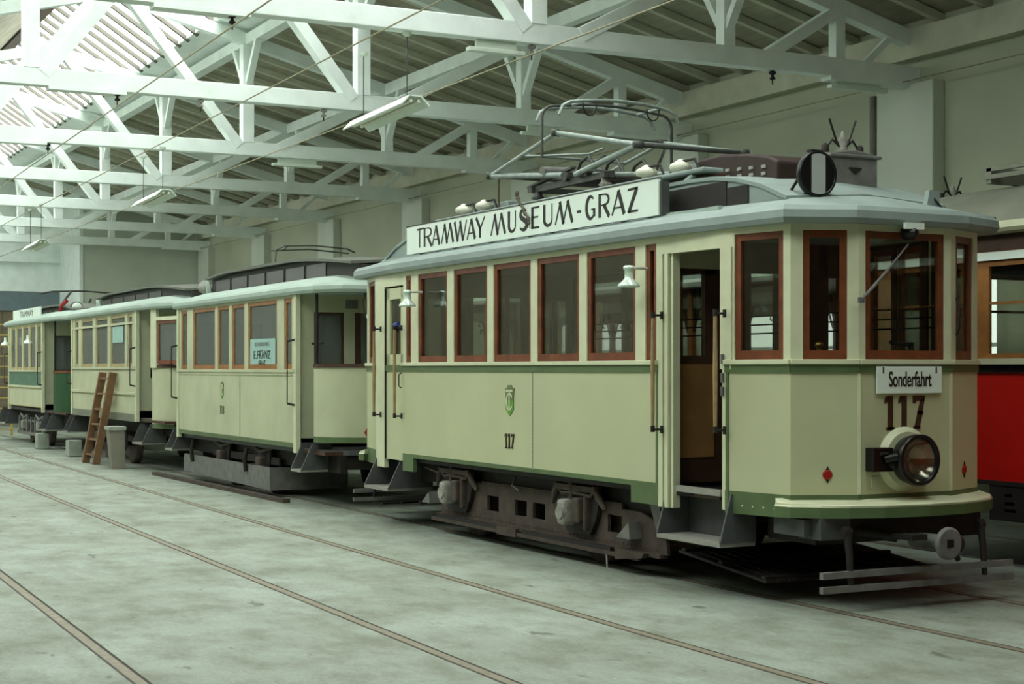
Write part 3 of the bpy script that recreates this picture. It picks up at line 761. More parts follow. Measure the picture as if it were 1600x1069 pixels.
# platform floor, saloon floor
MB().prism([(x, y) for x, y in outl], lambda a, c, d: (XC+(a-XC)*.992, YC+(c-YC)*.96, d), .72, .765).build('platform_floor', DARKIRON, T)
MB().box(-15.52, -10.58, 6.83, 8.81, .77, .84).build('saloon_floor', DARKWOOD, T)
# bulkheads with saloon door
def bulkhead(x, sx):
    b = MB(); dx0, dx1 = sorted((x, x+.05*sx))
    b.box(dx0, dx1, 6.80, 6.90, .8, 2.74).box(dx0, dx1, 7.20, 7.30, .8, 2.74).box(dx0, dx1, 6.80, 7.3, 2.46, 2.74).box(dx0, dx1, 6.9, 7.2, .8, 1.80)
    b.box(dx0, dx1, 7.3, 7.38, .8, 2.74).box(dx0, dx1, 8.26, 8.34, .8, 2.74).box(dx0, dx1, 7.38, 8.26, 2.56, 2.74)
    b.box(dx0, dx1, 8.34, 8.44, .8, 2.74).box(dx0, dx1, 8.74, 8.84, .8, 2.74).box(dx0, dx1, 8.34, 8.84, 2.46, 2.74).box(dx0, dx1, 8.44, 8.74, .8, 1.80)
    o = b.build('bulkhead', DARKWOOD, T)
    xo = x-.012*sx; MB().box(*sorted((xo, x)), 6.83, 7.28, 1.0, 1.74).build('bulkhead_panel', PANELWOOD, o)
    MB().box(*sorted((xo, x)), 6.80, 7.36, 2.50, 2.70).build('notice_panel', CREAM_OLD, o)
    MB().box(*sorted((x+.02*sx, x+.026*sx)), 6.9, 7.2, 1.8, 2.46).build('pane', GLASS, o)
    # sliding door
    d = MB().box(dx0, dx1, 7.40, 7.47, .84, 2.56).box(dx0, dx1, 8.17, 8.24, .84, 2.56).box(dx0, dx1, 7.47, 8.17, .84, 1.74).box(dx0, dx1, 7.47, 8.17, 2.48, 2.56).build('saloon_door', DARKWOOD, T)
    MB().box(*sorted((x+.02*sx, x+.026*sx)), 7.47, 8.17, 1.74, 2.48).build('pane', GLASS, d)
bulkhead(-10.54, -1); bulkhead(-15.56, 1)
# seats and guard rails inside
for y0, y1 in ((6.86, 7.30), (8.34, 8.78)):
    s_ = MB().box(-15.3, -10.75, y0, y1, 1.22, 1.27).box(-15.3, -10.75, (y0 if y0 > 8 else y1)-.03, (y0 if y0 > 8 else y1), .85, 1.22).build('bench_seat', SEATW, T)
    yb = y0 if y0 < 8 else y1
    MB().box(-15.3, -10.75, min(yb, yb+(.04 if y0 < 8 else -.04)), max(yb, yb+(.04 if y0 < 8 else -.04)), 1.27, 1.68).build('bench_back', SEATW, s_)
gr = MB()
for z in (2.03, 2.11, 2.19):
    gr.tube([(-15.4, 8.80, z), (-10.7, 8.80, z)], .007, 6); gr.tube([(-10.4, 8.78, z), (-9.75, 8.76, z), (-9.12, 8.62, z)], .007, 6)
gr.build('window_guard_rails', DARKIRON, T)
# driver's controls
dc = MB().box(-9.32, -9.12, 7.15, 7.45, .8, 1.72).build('controller', DARKWOOD, T, bev=.02)
MB().tube([(-9.22, 7.3, 1.72), (-9.22, 7.3, 1.86)], .02, 8).lathe((-9.22, 7.3, 1.90), (0, 0, -1), [(0, .01), (.01, .03), (.03, .035), (.05, .02)], 12).build('controller_handle', BRASS, dc)
MB().tube([(-9.15, 8.1, .8), (-9.15, 8.1, 1.9)], .022, 8).tube([(-9.15, 8.1, 1.88), (-9.15, 7.9, 1.9)], .015, 8).build('handbrake_column', DARKIRON, T)
# headlight
hl = MB().lathe((-8.89, 7.80, 1.05), (1, 0, 0), [(0, .235), (.015, .235), (.03, .205), (.045, .20)], 40).build('headlight_mount', CREAMTRIM, T)
MB().lathe((-8.87, 7.80, 1.05), (1, 0, 0), [(0, .12), (.05, .17), (.12, .185), (.16, .185), (.165, .165), (.13, .155), (.09, .13)], 36, False).build('headlight_rim', BLACK, hl)
MB().lathe((-8.87, 7.80, 1.05), (1, 0, 0), [(.04, .02), (.05, .06), (.07, .10), (.10, .135), (.135, .157)], 36, False).build('headlight_reflector', LENS, hl)
MB().lathe((-8.73, 7.80, 1.05), (1, 0, 0), [(0, .156), (.012, .14), (.022, .10), (.028, .05), (.03, .01)], 36).build('headlight_glass', GLASS, hl)
MB().box(-8.90, -8.80, 7.45, 7.63, .97, 1.14).tube([(-8.8, 7.55, 1.06), (-8.74, 7.62, 1.08)], .03, 10).tube([(-8.84, 7.6, 1.02), (-8.78, 7.7, 1.02)], .04, 10).tube([(-8.8, 7.5, 1.1), (-8.78, 7.56, 1.1), (-8.77, 7.6, 1.07)], .012, 6).build('headlight_socket', BLACK, T, bev=.01)
MB().box(-8.89, -8.884, 7.50, 7.58, .85, .93).build('cover_plate', CREAM_OLD, T)
# number, destination plate
fn = lambda a, c, d: (-8.89+d, a, c)
b = MB(); slab_digits(b, '117', 7.635, 1.262, .245, fn, -.001, .006, .128); b.build('front_number', BROWNINK, T)
pl = MB().box(-8.872, -8.862, 7.53, 8.14, 1.525, 1.72).build('destination_plate', SIGNWHITE, T, bev=.004)
text_mesh('lettering', 'Sonderfahrt', .155, INK, pl, (-8.861, 7.838, 1.622), (0, 1, 0), (0, 0, 1), sx=.56, bold=.002, space=.96)
MB().box(-8.862, -8.855, 7.584, 7.592, 1.67, 1.715).box(-8.862, -8.855, 8.078, 8.086, 1.67, 1.715).build('plate_hook', INK, pl)
for p, nn in ((f_ang.pt(.265, .95, .002), f_ang.n), (f_ang2.pt(.235, .95, .002), f_ang2.n)):
    rf = MB().lathe(p, (nn.x, nn.y, 0), [(0, .036), (.006, .036), (.01, .03)], 16)
    u = Vector((-nn.y, nn.x, 0)); pc = Vector(p)+Vector((nn.x, nn.y, 0))*.002
    o = MB().prism([(-.03, 0), (0, -.062), (.03, 0), (0, .062)], lambda a, c, d: tuple(pc+u*a+Vector((0, 0, c))+Vector((nn.x, nn.y, 0))*d), 0, .005).build('reflector_plate', INK, T)
    rf.build('reflector_lens', REDREF, o)
# wiper, its motor, cab door handle
wp = MB().box(-8.80, -8.77, 7.72, 7.89, 2.705, 2.75).box(-8.89, -8.80, 7.78, 7.83, 2.69, 2.73).build('wiper_plate', SIGNWHITE, T)
MB().lathe((-8.87, 7.80, 2.68), (1, 0, 0), [(0, .05), (.08, .05), (.10, .03), (.12, .02)], 16).build('wiper_motor', BLACK, wp)
MB().tube([(-8.84, 7.80, 2.60), (-8.84, 7.60, 2.40)], .008, 6).tube([(-8.845, 7.66, 2.45), (-8.85, 7.38, 2.19)], .013, 6).box(-8.86, -8.84, 7.355, 7.40, 2.17, 2.21).build('wiper_arm', GREYIRON, wp)
p = f_ang2.pt(.03, 0, .03)
MB().tube([(p[0], p[1], 2.22), (p[0]+.03, p[1]-.005, 2.17), (p[0]+.03, p[1], 2.0), (p[0], p[1], 1.95)], .01, 8).build('cab_handle', DARKIRON, T)
# bumper shelf
def bumper(root, xs, s, m1, m2):
    prof = [(0., 6.83), (.12, 6.87), (.26, 7.02), (.36, 7.2), (.44, 7.45), (.475, 7.82), (.44, 8.19), (.36, 8.44), (.26, 8.62), (.12, 8.77), (0., 8.81)]
    pts = []
    N = 5
    for i in range(len(prof)-1):
        pts.append(prof[i])
    pts.append(prof[-1]); pts += [(-.06, 8.8), (-.06, 6.84)]
    P = lambda z, k, e=0: [(xs+s*(x*k), YC+(y-YC)*(1 if k == 1 else .985), z+(e if x < 0 else 0)) for x, y in pts]
    pts = pts[:-2]+[(-.06, 8.78), (.16, 8.3), (.16, 7.34), (-.06, 6.86)]
    o = MB().loft([P(.655, 1), P(.73, 1)]).build('bumper', m2, root)
    q = [(-.06, 8.78), (.16, 8.3), (.16, 7.34), (-.06, 6.86)]
    T_ = lambda z, k, e: [(xs+s*(x*k), YC+(y-YC)*(1 if k == 1 else .985), z+(e if (x, y) in q else 0)) for x, y in pts]
    MB().loft([T_(.728, 1.0, 0), T_(.742, 1.015, 0), T_(.752, .985, .03)]).build('bumper_top', m1, o)
bumper(T, -9.12, 1, CREAMTRIM, GREEN); bumper(T, mx(-9.12), -1, CREAMTRIM, GREEN)
# side lamps
for x, y in ((-10.72, 6.60), (-15.08, 6.60)):
    a = MB().lathe((x, y, 2.52), (0, 0, -1), [(0, .035), (.01, .045), (.03, .045), (.035, .035), (.10, .035), (.12, .05), (.15, .085), (.17, .09), (.172, .08), (.14, .05)], 20).build('side_lamp', ENAMEL, T)
    MB().tube([(x+.02, 6.76, 2.50), (x+.02, y+.02, 2.50)], .012, 6).lathe((x, y, 2.40), (0, 0, -1), [(0, .03), (.03, .035), (.055, .02)], 12).build('lamp_bulb', PORC, a, each=True)
# roof
roof(T, outl, XC, rise=.17)
def p1(s):
    e = min(s, 1-s); return .25 if e > .16 else .25*math.sin(PI/2*(e/.16))**.8+.0
h1 = hood(T, -16.8, -9.3, 7.08, 8.56, 2.93, p1, GREYROOF, GREYROOF, over=.02, thick=.03, name='lower_clerestory',
          wins=[(-11.9, -10.06, 2.93, 3.145), (-10.05, -9.78, 2.93, 3.09), (-13.8, -12.0, 2.96, 3.12), (-15.9, -14.0, 2.96, 3.12)], wm=DARKIRON)
MB().box(-15.4, -10.55, 7.22, 8.42, 3.16, 3.27).build('upper_clerestory', DARKWOOD, T)
pk = [(-15.55, 0), (-10.37, 0)]
MB().box(-15.5, -10.42, 7.10, 7.30, 3.265, 3.30).box(-15.5, -10.42, 8.34, 8.54, 3.265, 3.30).build('roof_walkway', GREYROOF, T, bev=.012, each=True)
MB().tube([(-10.62, 7.15, 3.26), (-10.72, 7.13, 3.20), (-10.8, 7.12, 3.16)], .025, 8).tube([(-15.3, 7.15, 3.26), (-15.2, 7.13, 3.20), (-15.1, 7.12, 3.16)], .025, 8).build('walkway_bracket', PALEROOF, T, each=True)
MB().box(-11.0, -9.95, 6.92, 6.96, 2.90, 2.94).build('rain_strip', PALEROOF, T)
MB().box(-16.6, -15.8, 6.95, 7.0, 2.9, 2.93).build('rain_strip', PALEROOF, T)
# name board
nb = MB().box(-15.69, -10.70, 6.86, 6.885, 2.93, 3.225).build('name_board', SIGNWHITE, T)
MB().box(-15.69, -10.70, 6.855, 6.892, 3.222, 3.234).box(-15.69, -10.7, 6.887, 6.90, 2.93, 3.22).box(-10.702, -10.672, 6.875, 6.95, 2.93, 3.20).build('board_back_frame', DKSTEEL, nb)
LET = [('T', -15.419, -15.247), ('R', -15.236, -15.03), ('A', -15.03, -14.837), ('M', -14.806, -14.505), ('W', -14.495, -14.20), ('A', -14.20, -14.003), ('Y', -14.0, -13.8), ('M', -13.673, -13.355), ('U', -13.303, -13.151), ('S', -13.082, -12.909), ('E', -12.834, -12.69), ('U', -12.606, -12.442), ('M', -12.392, -12.068), ('-', -11.998, -11.929), ('G', -11.845, -11.688), ('R', -11.624, -11.44), ('A', -11.413, -11.2), ('Z', -11.158, -11.001)]
for ch, a, c in LET:
    b = MB(); put_glyph(b, ch, a, c, 2.985, 3.185, lambda u, z, d: (u, 6.86+d, z), -.004, .001); b.build('letter', INK, nb)
bk = MB()
for i in range(12): bk.box(-15.4+i*.41, -15.36+i*.41, 6.88, 6.93, 2.87, 2.95)
bk.build('board_bracket', GREYIRON, nb)
ch = MB(); pts = [(-13.08, 6.84, 3.30), (-13.03, 6.83, 3.24), (-12.97, 6.84, 3.19), (-12.93, 6.83, 3.14), (-12.88, 6.84, 3.10), (-12.84, 6.83, 3.06)]
for a, c in zip(pts, pts[1:]): ch.tube([a, c], .012, 6); ch.lathe(a, (Vector(c)-Vector(a)), [(0, .01), (.02, .02), (.04, .01)], 8)
ch.lathe((-13.09, 6.84, 3.36), (0, 0, -1), [(0, .005), (.02, .022), (.06, .012)], 8)
for k_ in range(5): ch.tube([(-12.84, 6.835, 3.06), (-12.84+.03*math.cos(k_*1.4), 6.83, 3.03-.02*k_/2)], .004, 4)
ch.build('rope_hook', CHAIN, nb)
# resistor box
rb = MB().prism([(-10.95, 3.22), (-9.86, 3.14), (-9.86, 3.30), (-9.98, 3.35), (-10.25, 3.40), (-10.6, 3.435), (-10.95, 3.43)], lambda a, c, d: (a, d, c), 7.40, 8.25).build('resistor_box', RESIST, T, bev=.02)
sl = MB()
for i in range(6):
    for j in range(2): x = -10.85+i*.16; sl.box(x, x+.05, 7.388, 7.40, 3.30-j*.055-i*.008, 3.325-j*.055-i*.008)
sl.build('vent_slots', PALEIRON, rb)
MB().prism([(-11.45, 3.30), (-10.96, 3.30), (-10.96, 3.42), (-11.45, 3.34)], lambda a, c, d: (a, d, c), 7.42, 8.2).build('resistor_fairing', GREYROOF, T)
# insulators of the roof and cable trunking
for x, y in ((-15.08, 7.25), (-14.6, 7.25), (-11.49, 7.25), (-11.04, 7.3)):
    o = MB().lathe((x, y, 3.30), (0, 0, 1), [(0, .04), (.04, .04), (.05, .085), (.075, .095), (.10, .085), (.12, .045), (.14, .02)], 18).build('roof_insulator', PORC, T)
    MB().tube([(x+.02, y, 3.42), (x+.15, y+.04, 3.43), (x+.2, y+.06, 3.31)], .012, 6).build('cable', DARKIRON, o)
MB().box(-15.0, -14.2, 7.32, 7.42, 3.30, 3.40).build('cable_trunking', GREYROOF, T, bev=.01)
MB().box(-14.2, -13.0, 7.5, 7.8, 3.30, 3.36).build('roof_duct', DKSTEEL, T)
MB().tube([(-14.36, 7.3, 3.66), (-14.33, 7.28, 3.55), (-14.37, 7.3, 3.45), (-14.34, 7.29, 3.32)], .009, 6).build('earth_chain', CHAIN, T)
# pantograph
pg = MB()
for y in (7.42, 8.22): pg.box(-13.85, -12.35, y-.03, y+.03, 3.44, 3.50)
for x in (-13.8, -12.4): pg.box(x-.04, x+.04, 7.35, 8.3, 3.44, 3.49)
pg.box(-13.3, -12.7, 7.42, 8.22, 3.46, 3.50)
pg = pg.build('pantograph', DKSTEEL, T)
for x, y in ((-13.75, 7.42), (-12.45, 7.42), (-13.75, 8.22), (-12.45, 8.22)):
    MB().lathe((x, y, 3.30), (0, 0, 1), [(0, .05), (.03, .07), (.06, .045), (.08, .07), (.11, .045), (.14, .04)], 14).build('base_insulator', DKSTEEL if x < -13 else PALEIRON, pg)
MB().tube([(-13.45, 7.30, 3.60), (-13.45, 7.95, 3.62)], .055, 14).build('spring_drum', GREYIRON, pg)
mech = MB()
mech.tube([(-13.1, 7.35, 3.52), (-13.1, 8.3, 3.52)], .045, 10); mech.tube([(-12.7, 7.35, 3.52), (-12.7, 8.3, 3.52)], .03, 10)
for y in (7.5, 7.8, 8.1):
    mech.tube([(-13.15, y, 3.52), (-13.05, y, 3.66), (-12.9, y, 3.70), (-12.8, y, 3.60), (-12.75, y, 3.52)], .016, 6)
mech.beam((-13.9, 7.40, 3.50), (-13.0, 7.40, 3.60), .05, .02); mech.beam((-13.0, 7.5, 3.55), (-12.6, 7.5, 3.66), .03, .03)
mech.build('drive_mechanism', DKSTEEL, pg)
Kf = [(-11.67, 7.28, 3.64), (-11.62, 8.36, 3.63)]; Kr = [(-14.40, 7.22, 3.66), (-14.40, 8.40, 3.66)]
Hd = [(-13.10, 7.26, 3.93), (-13.02, 8.40, 3.90)]
la = MB()
la.tube([(-12.9, 7.36, 3.52), Kf[0]], .03); la.tube([(-12.9, 8.2, 3.52), (-11.66, 7.55, 3.635)], .02); la.tube([(-12.9, 8.28, 3.52), Kf[1]], .026)
la.tube([(-13.15, 7.36, 3.54), Kr[0]], .028); la.tube([(-13.15, 8.28, 3.54), Kr[1]], .024)
la.tube([(-12.7, 7.42, 3.50), (-11.65, 7.6, 3.40)], .025)
la.build('lower_arm', STEEL, pg, each=True)
ua = MB()
ua.tube([Hd[0], Kf[0]], .024); ua.tube([Hd[1], Kf[1]], .02); ua.tube([Hd[0], Kr[0]], .02); ua.tube([Hd[1], Kr[1]], .018)
ua.tube([(-13.75, 7.24, 3.80), (-13.70, 8.4, 3.78)], .013); ua.tube([(-12.4, 7.27, 3.79), (-12.4, 8.38, 3.77)], .013)
ua.tube([(-13.75, 7.24, 3.78), (-13.4, 7.8, 3.80), (-13.3, 7.9, 3.85)], .012)
ua.build('upper_arm', STEEL, pg, each=True)
for (q0, q1), rr_ in ((Kf, .022), ((Kr[0], (Kr[0][0], 8.40, 3.66)), .022), (Hd, .014)):
    kn = MB(); kn.tube([q0, q1], rr_)
    for q in (q0, q1): kn.lathe((q[0], q[1]-.05, q[2]), (0, 1, 0), [(0, .02), (.01, .035), (.09, .035), (.10, .02)], 10)
    kn.build('knee_shaft', DKSTEEL, pg)
def bow(x, top, yl, yr, z0, drop=.0):
    pts = [(x, yl, z0)]
    for i in range(7): a = PI-PI/2*i/6; pts.append((x, yl+.13+.13*math.cos(a), top-.16+.12*math.sin(a)))
    for i in range(1, 8): s = i/8; pts.append((x, yl+.13+(yr-yl-.26)*s, top-.04+.045*math.sin(PI*s)))
    for i in range(7): a = PI/2-PI/2*i/6; pts.append((x, yr-.13+.13*math.cos(a), top-.16+.12*math.sin(a)))
    pts.append((x, yr, z0)); return pts
cb = MB()
cb.tube(bow(-13.08, 4.22, 7.10, 8.54, 3.68), .014, 8)
cb.build('head_frame', DKSTEEL, pg)
cs = MB()
for x in (-12.86, -13.30):
    pts = [(x, 7.16, 4.06), (x, 7.20, 4.15), (x, 7.28, 4.19)]+[(x, 7.28+1.08*i/8, 4.195+.04*math.sin(PI*i/8)) for i in range(1, 8)]+[(x, 8.36, 4.19), (x, 8.44, 4.15), (x, 8.48, 4.06)]
    cs.tube(pts, .017, 8)
for y in (7.42, 8.28): cs.tube([(-13.30, y, 4.20), (-12.86, y, 4.20)], .014, 6)
cs.build('collector_strip', STEEL, pg, each=True)
lp = MB()
for y in (7.5, 8.2): lp.tube([(-12.88, y-.07, 4.19)]+[(-12.88, y+.07*math.cos(PI+PI*i/8), 4.17-.09*math.sin(PI*i/8)) for i in range(9)]+[(-12.88, y+.07, 4.19)], .007, 6)
lp.build('shunt_cable', DARKIRON, pg, each=True)
# disc indicator, ventilator box and horn gap arrester
di = MB().lathe((-9.36, 7.34, 3.13), (1, 0, 0), [(0, .13), (.03, .165), (.08, .17), (.085, .155), (.075, .15)], 36).build('signal_disc', BLACK, T)
def chord(yy, r): return math.sqrt(max(r*r-yy*yy, 0))
N = 8; ys = [-.062+.124*i/N for i in range(N+1)]
MB().prism([(yy, chord(yy, .150)) for yy in ys]+[(yy, -chord(yy, .150)) for yy in ys[::-1]], lambda a, c, d: (-9.285+d, 7.34+a, 3.13+c), 0, .008).build('signal_plate', mat('milky_white_panel', (.66, .68, .66), .5, var=.03), di)
MB().tube([(-9.38, 7.27, 2.90), (-9.34, 7.27, 2.99)], .018, 6).tube([(-9.38, 7.41, 2.90), (-9.34, 7.41, 2.99)], .018, 6).tube([(-9.55, 7.2, 2.9), (-9.36, 7.22, 3.1)], .012, 6).box(-9.42, -9.28, 7.24, 7.46, 2.90, 2.925).box(-9.36, -9.30, 7.29, 7.39, 3.295, 3.31).build('disc_bracket', DARKIRON, di)
vb = MB().box(-9.95, -9.60, 7.70, 8.22, 2.95, 3.09).build('arrester_plinth', GREYROOFD, T, bev=.01)
MB().box(-9.92, -9.62, 7.74, 8.18, 3.09, 3.33).box(-9.94, -9.60, 7.71, 8.21, 3.325, 3.35).prism([(7.73, 3.35), (8.19, 3.35), (8.0, 3.385), (7.92, 3.385)], lambda a, c, d: (d, a, c), -9.92, -9.62).build('arrester_box', GREYIRON, vb, bev=.008)
text_mesh('box_lettering', 'GRAZ', .07, GREYIRON, vb, (-9.77, 7.738, 3.20), (0, 0, -1), (1, 0, 0), sx=1.)
MB().box(-9.62, -9.612, 7.9, 8.02, 3.235, 3.25).prism([(7.91, 3.235), (8.01, 3.235), (7.96, 3.20)], lambda a, c, d: (-9.62+d, a, c), 0, .008).build('box_badge', DARKIRON, vb)
def horns(root, x, y, z, s=1.):
    b = MB()
    b.lathe((x, y, z), (0, 0, 1), [(0, .03*s), (.02*s, .05*s), (.05*s, .03*s), (.08*s, .05*s), (.17*s, .005)], 10)
    b.build('arrester_cone', PALEIRON, root)
    b = MB()
    for sg in (-1, 1):
        b.tube([(x, y+sg*.02*s, z+.06*s), (x, y+sg*.06*s, z+.09*s), (x, y+sg*.13*s, z+.26*s)], .009, 6)
        b.tube([(x, y+sg*.03*s, z+.05*s), (x, y+sg*.10*s, z+.10*s), (x, y+sg*.17*s, z+.02*s)], .010, 6)
        b.lathe((x, y+sg*.17*s, z), (0, 0, 1), [(0, .03*s), (.05*s, .03*s), (.07*s, .01)], 8)
    b.build('arrester_horn', DARKIRON, root)
horns(vb, -9.77, 7.96, 3.38)
mk = MB().prism([(8.27, 2.91), (8.40, 2.91), (8.40, 3.05), (8.30, 3.05)], lambda a, c, d: (d, a, c), -9.22, -9.17).build('roof_marker', GREYROOF, T)
MB().beam((-9.15, 8.40, 2.92), (-9.19, 8.32, 3.02), .015, .015).build('marker_stay', DARKIRON, mk)
MB().tube([(-9.6, 8.25, 3.05), (-9.3, 8.6, 2.92), (-9.1, 8.9, 2.86)], .006, 6).build('roof_cable', DARKIRON, T)
# truck
under(T, -16.3, -9.8, YC, .72)
def truck117():
    y0 = 6.98
    poly = [(-15.05, .18), (-11.25, .18), (-11.0, .30), (-11.25, .50), (-11.6, .60), (-12.0, .55), (-12.6, .53), (-14.2, .53), (-14.6, .60), (-14.95, .52), (-15.15, .32)]
    # side frame built around its openings
    holes = [(-13.99, -13.74), (-13.40, -13.16), (-13.04, -12.80), (-11.68, -11.45)]
    b = MB(); z0, z1 = .20, .57
    x = -15.05
    for a, c in holes:
        b.box(x, a, y0, y0+.03, z0, z1); b.box(a, c, y0, y0+.03, z0, .31); b.box(a, c, y0, y0+.03, .46, z1); x = c
    b.box(x, -11.15, y0, y0+.03, z0, z1-.05)
    b.prism([(-11.15, .2), (-10.75, .2), (-10.78, .42), (-11.15, .52)], lambda a, c, d: (a, d, c), y0, y0+.03)
    b.box(-15.1, -10.8, y0-.04, y0+.04, .17, .205)
    b.box(-14.1, -12.6, y0-.012, y0+.04, .555, .59)
    rv = b
    for i in range(64): rv.lathe((-15.0+i*.065, y0, .235), (0, -1, 0), [(0, .011), (.007, .006)], 6)
    for i in range(26): rv.lathe((-14.15+i*.06, y0-.012, .572), (0, -1, 0), [(0, .010), (.007, .005)], 6)
    fr = b.build('truck_frame', TRUCK, T)
    # axle guards with boxes, springs and dampers
    for xa in (-14.58, -12.10):
        a = MB().prism([(-.36, .58), (-.30, .40), (-.20, .26), (.20, .26), (.30, .40), (.36, .58), (.28, .64), (-.28, .64)], lambda a, c, d, xa=xa: (xa+a, d, c), y0-.05, y0-.01).build('axle_guard', DARKIRON, T)
        MB().box(xa-.16, xa-.02, y0-.19, y0-.04, .33, .56).lathe((xa-.09, y0-.20, .44), (0, 1, 0), [(0, .06), (.02, .07), (.1, .07)], 16).build('axle_box', PALEIRON, a, bev=.035)
        MB().box(xa+.02, xa+.15, y0-.14, y0-.03, .36, .58).box(xa+.15, xa+.2, y0-.1, y0-.03, .3, .6).build('axle_box_cover', TRUCK, a, bev=.02)
        sp = MB()
        for s in (-1, 1):
            sp.tube([(xa-.05, y0-.09, .62), (xa+s*.25, y0-.07, .60), (xa+s*.33, y0-.07, .66)], .02, 6)
            sp.tube([(xa+s*.33, y0-.07, .68), (xa+s*.38, y0-.07, .60), (xa+s*.46, y0-.05, .50)], [.03, .035, .02], 8)
            sp.lathe((xa+s*.33, y0-.1, .66), (0, 1, 0), [(0, .035), (.07, .035)], 10)
        sp.beam((xa-.3, y0-.07, .66), (xa+.3, y0-.07, .66), .06, .05)
        sp.build('leaf_spring', TRUCK, a)
        MB().tube([(xa-.05, y0-.09, .56), (xa-.05, y0-.09, .76)], .025, 8).build('spring_buckle', TRUCK, a)
    # lifeguard boards along the near rail
    g_ = MB().box(-15.12, -11.05, y0-.09, y0-.06, .13, .165).box(-13.6, -13.2, y0-.10, y0-.06, .12, .20).prism([(-11.4, .11), (-10.98, .16), (-10.95, .20), (-11.4, .20)], lambda a, c, d: (a, d, c), y0-.1, y0-.05).build('side_lifeguard', TRUCK, T)
    MB().box(-15.0, -13.62, y0-.085, y0-.05, .165, .20).box(-13.1, -11.5, y0-.085, y0-.05, .165, .20).build('guard_slot', DARKIRON, g_)
    MB().tube([(-11.5, y0-.12, .14), (-11.47, y0-.13, .03)], .008, 6).build('hanging_wire', PALEIRON, T)
    MB().prism([(0, .30), (.22, .30), (.20, .44)], lambda a, c, d: (-11.35+a, d, c), y0-.12, y0+.0).prism([(0, .30), (.2, .30), (.18, .42)], lambda a, c, d: (-15.3+a, d, c), y0-.12, y0+.0).build('sand_deflector', GREYIRON, T, each=True)
    MB().box(-15.1, -10.8, 8.62, 8.65, .2, .57).build('truck_frame', TRUCK, T)
    wheelset(T, -14.45); wheelset(T, -11.98)
    # motors and brake rigging between the frames
    MB().box(-14.1, -13.5, 7.3, 8.3, .22, .6).box(-12.9, -12.3, 7.3, 8.3, .22, .6).build('traction_motor', DARKIRON, T, each=True, bev=.06)
    MB().tube([(-13.35, 6.96, .68), (-13.3, 6.9, .6), (-13.2, 6.92, .56)], .01, 6).tube([(-15.4, 6.95, .66), (-15.0, 6.93, .62), (-14.9, 6.95, .7)], .01, 6).build('brake_hose', GREYIRON, T)
    # mudguard and bracket before the front step
    MB().prism([(-11.0, .68), (-10.85, .68), (-10.72, .34), (-10.85, .36)], lambda a, c, d: (a, d, c), 6.95, 7.25).build('mudguard', GREYIRON, T)
truck117()
for xa, sg in ((-10.55, 1), (mx(-10.55), -1)):
    b = MB()
    for i in range(16): y = 7.0+i*.105; b.beam((xa, y, .26), (xa+sg*1.15, y, .15), .085, .02)
    for t_ in (.05, .55, 1.1): b.beam((xa+sg*t_, 6.97, .275-.095*t_), (xa+sg*t_, 8.62, .275-.095*t_), .05, .03)
    b.build('catch_tray', DARKIRON, T)
lifeguard(T, -8.72, 7.80, 1); lifeguard(T, mx(-8.72), 7.80, -1)
# coupler and buffer at the front
bf = MB().lathe((-8.46, 7.82, .48), (1, 0, 0), [(-.35, .055), (-.05, .055), (-.03, .09), (0, .115), (.02, .115), (.03, .10)], 28).build('buffer', GREYIRON, T)
MB().box(-8.435, -8.425, 7.79, 7.85, .455, .51).build('buffer_slot', BLACK, bf)
MB().tube([(-9.3, 7.3, .56), (-8.95, 7.45, .54), (-8.75, 7.62, .50)], [.05, .045, .03], 8).box(-8.8, -8.55, 7.58, 7.72, .50, .54).build('coupler_arm', DARKIRON, T)
MB().lathe((-8.62, 8.0, .46), (1, 0, 0), [(0, .05), (.08, .06), (.1, .03)], 12).tube([(-8.62, 7.98, .52), (-8.58, 8.0, .40), (-8.6, 8.05, .34)], .02, 6).build('coupler', DARKIRON, T)
MB().box(-9.1, -8.85, 7.02, 7.28, .50, .655).box(-9.3, -8.95, 6.95, 7.06, .52, .64).build('buffer_beam', STEPGREY, T)
MB().box(-9.5, -8.95, 7.05, 8.6, .46, .66).build('end_sill', DARKIRON, T)
bf = MB().lathe((mx(-8.46), 7.82, .48), (-1, 0, 0), [(-.35, .055), (-.05, .055), (0, .11), (.02, .11)], 24).build('buffer', GREYIRON, T)

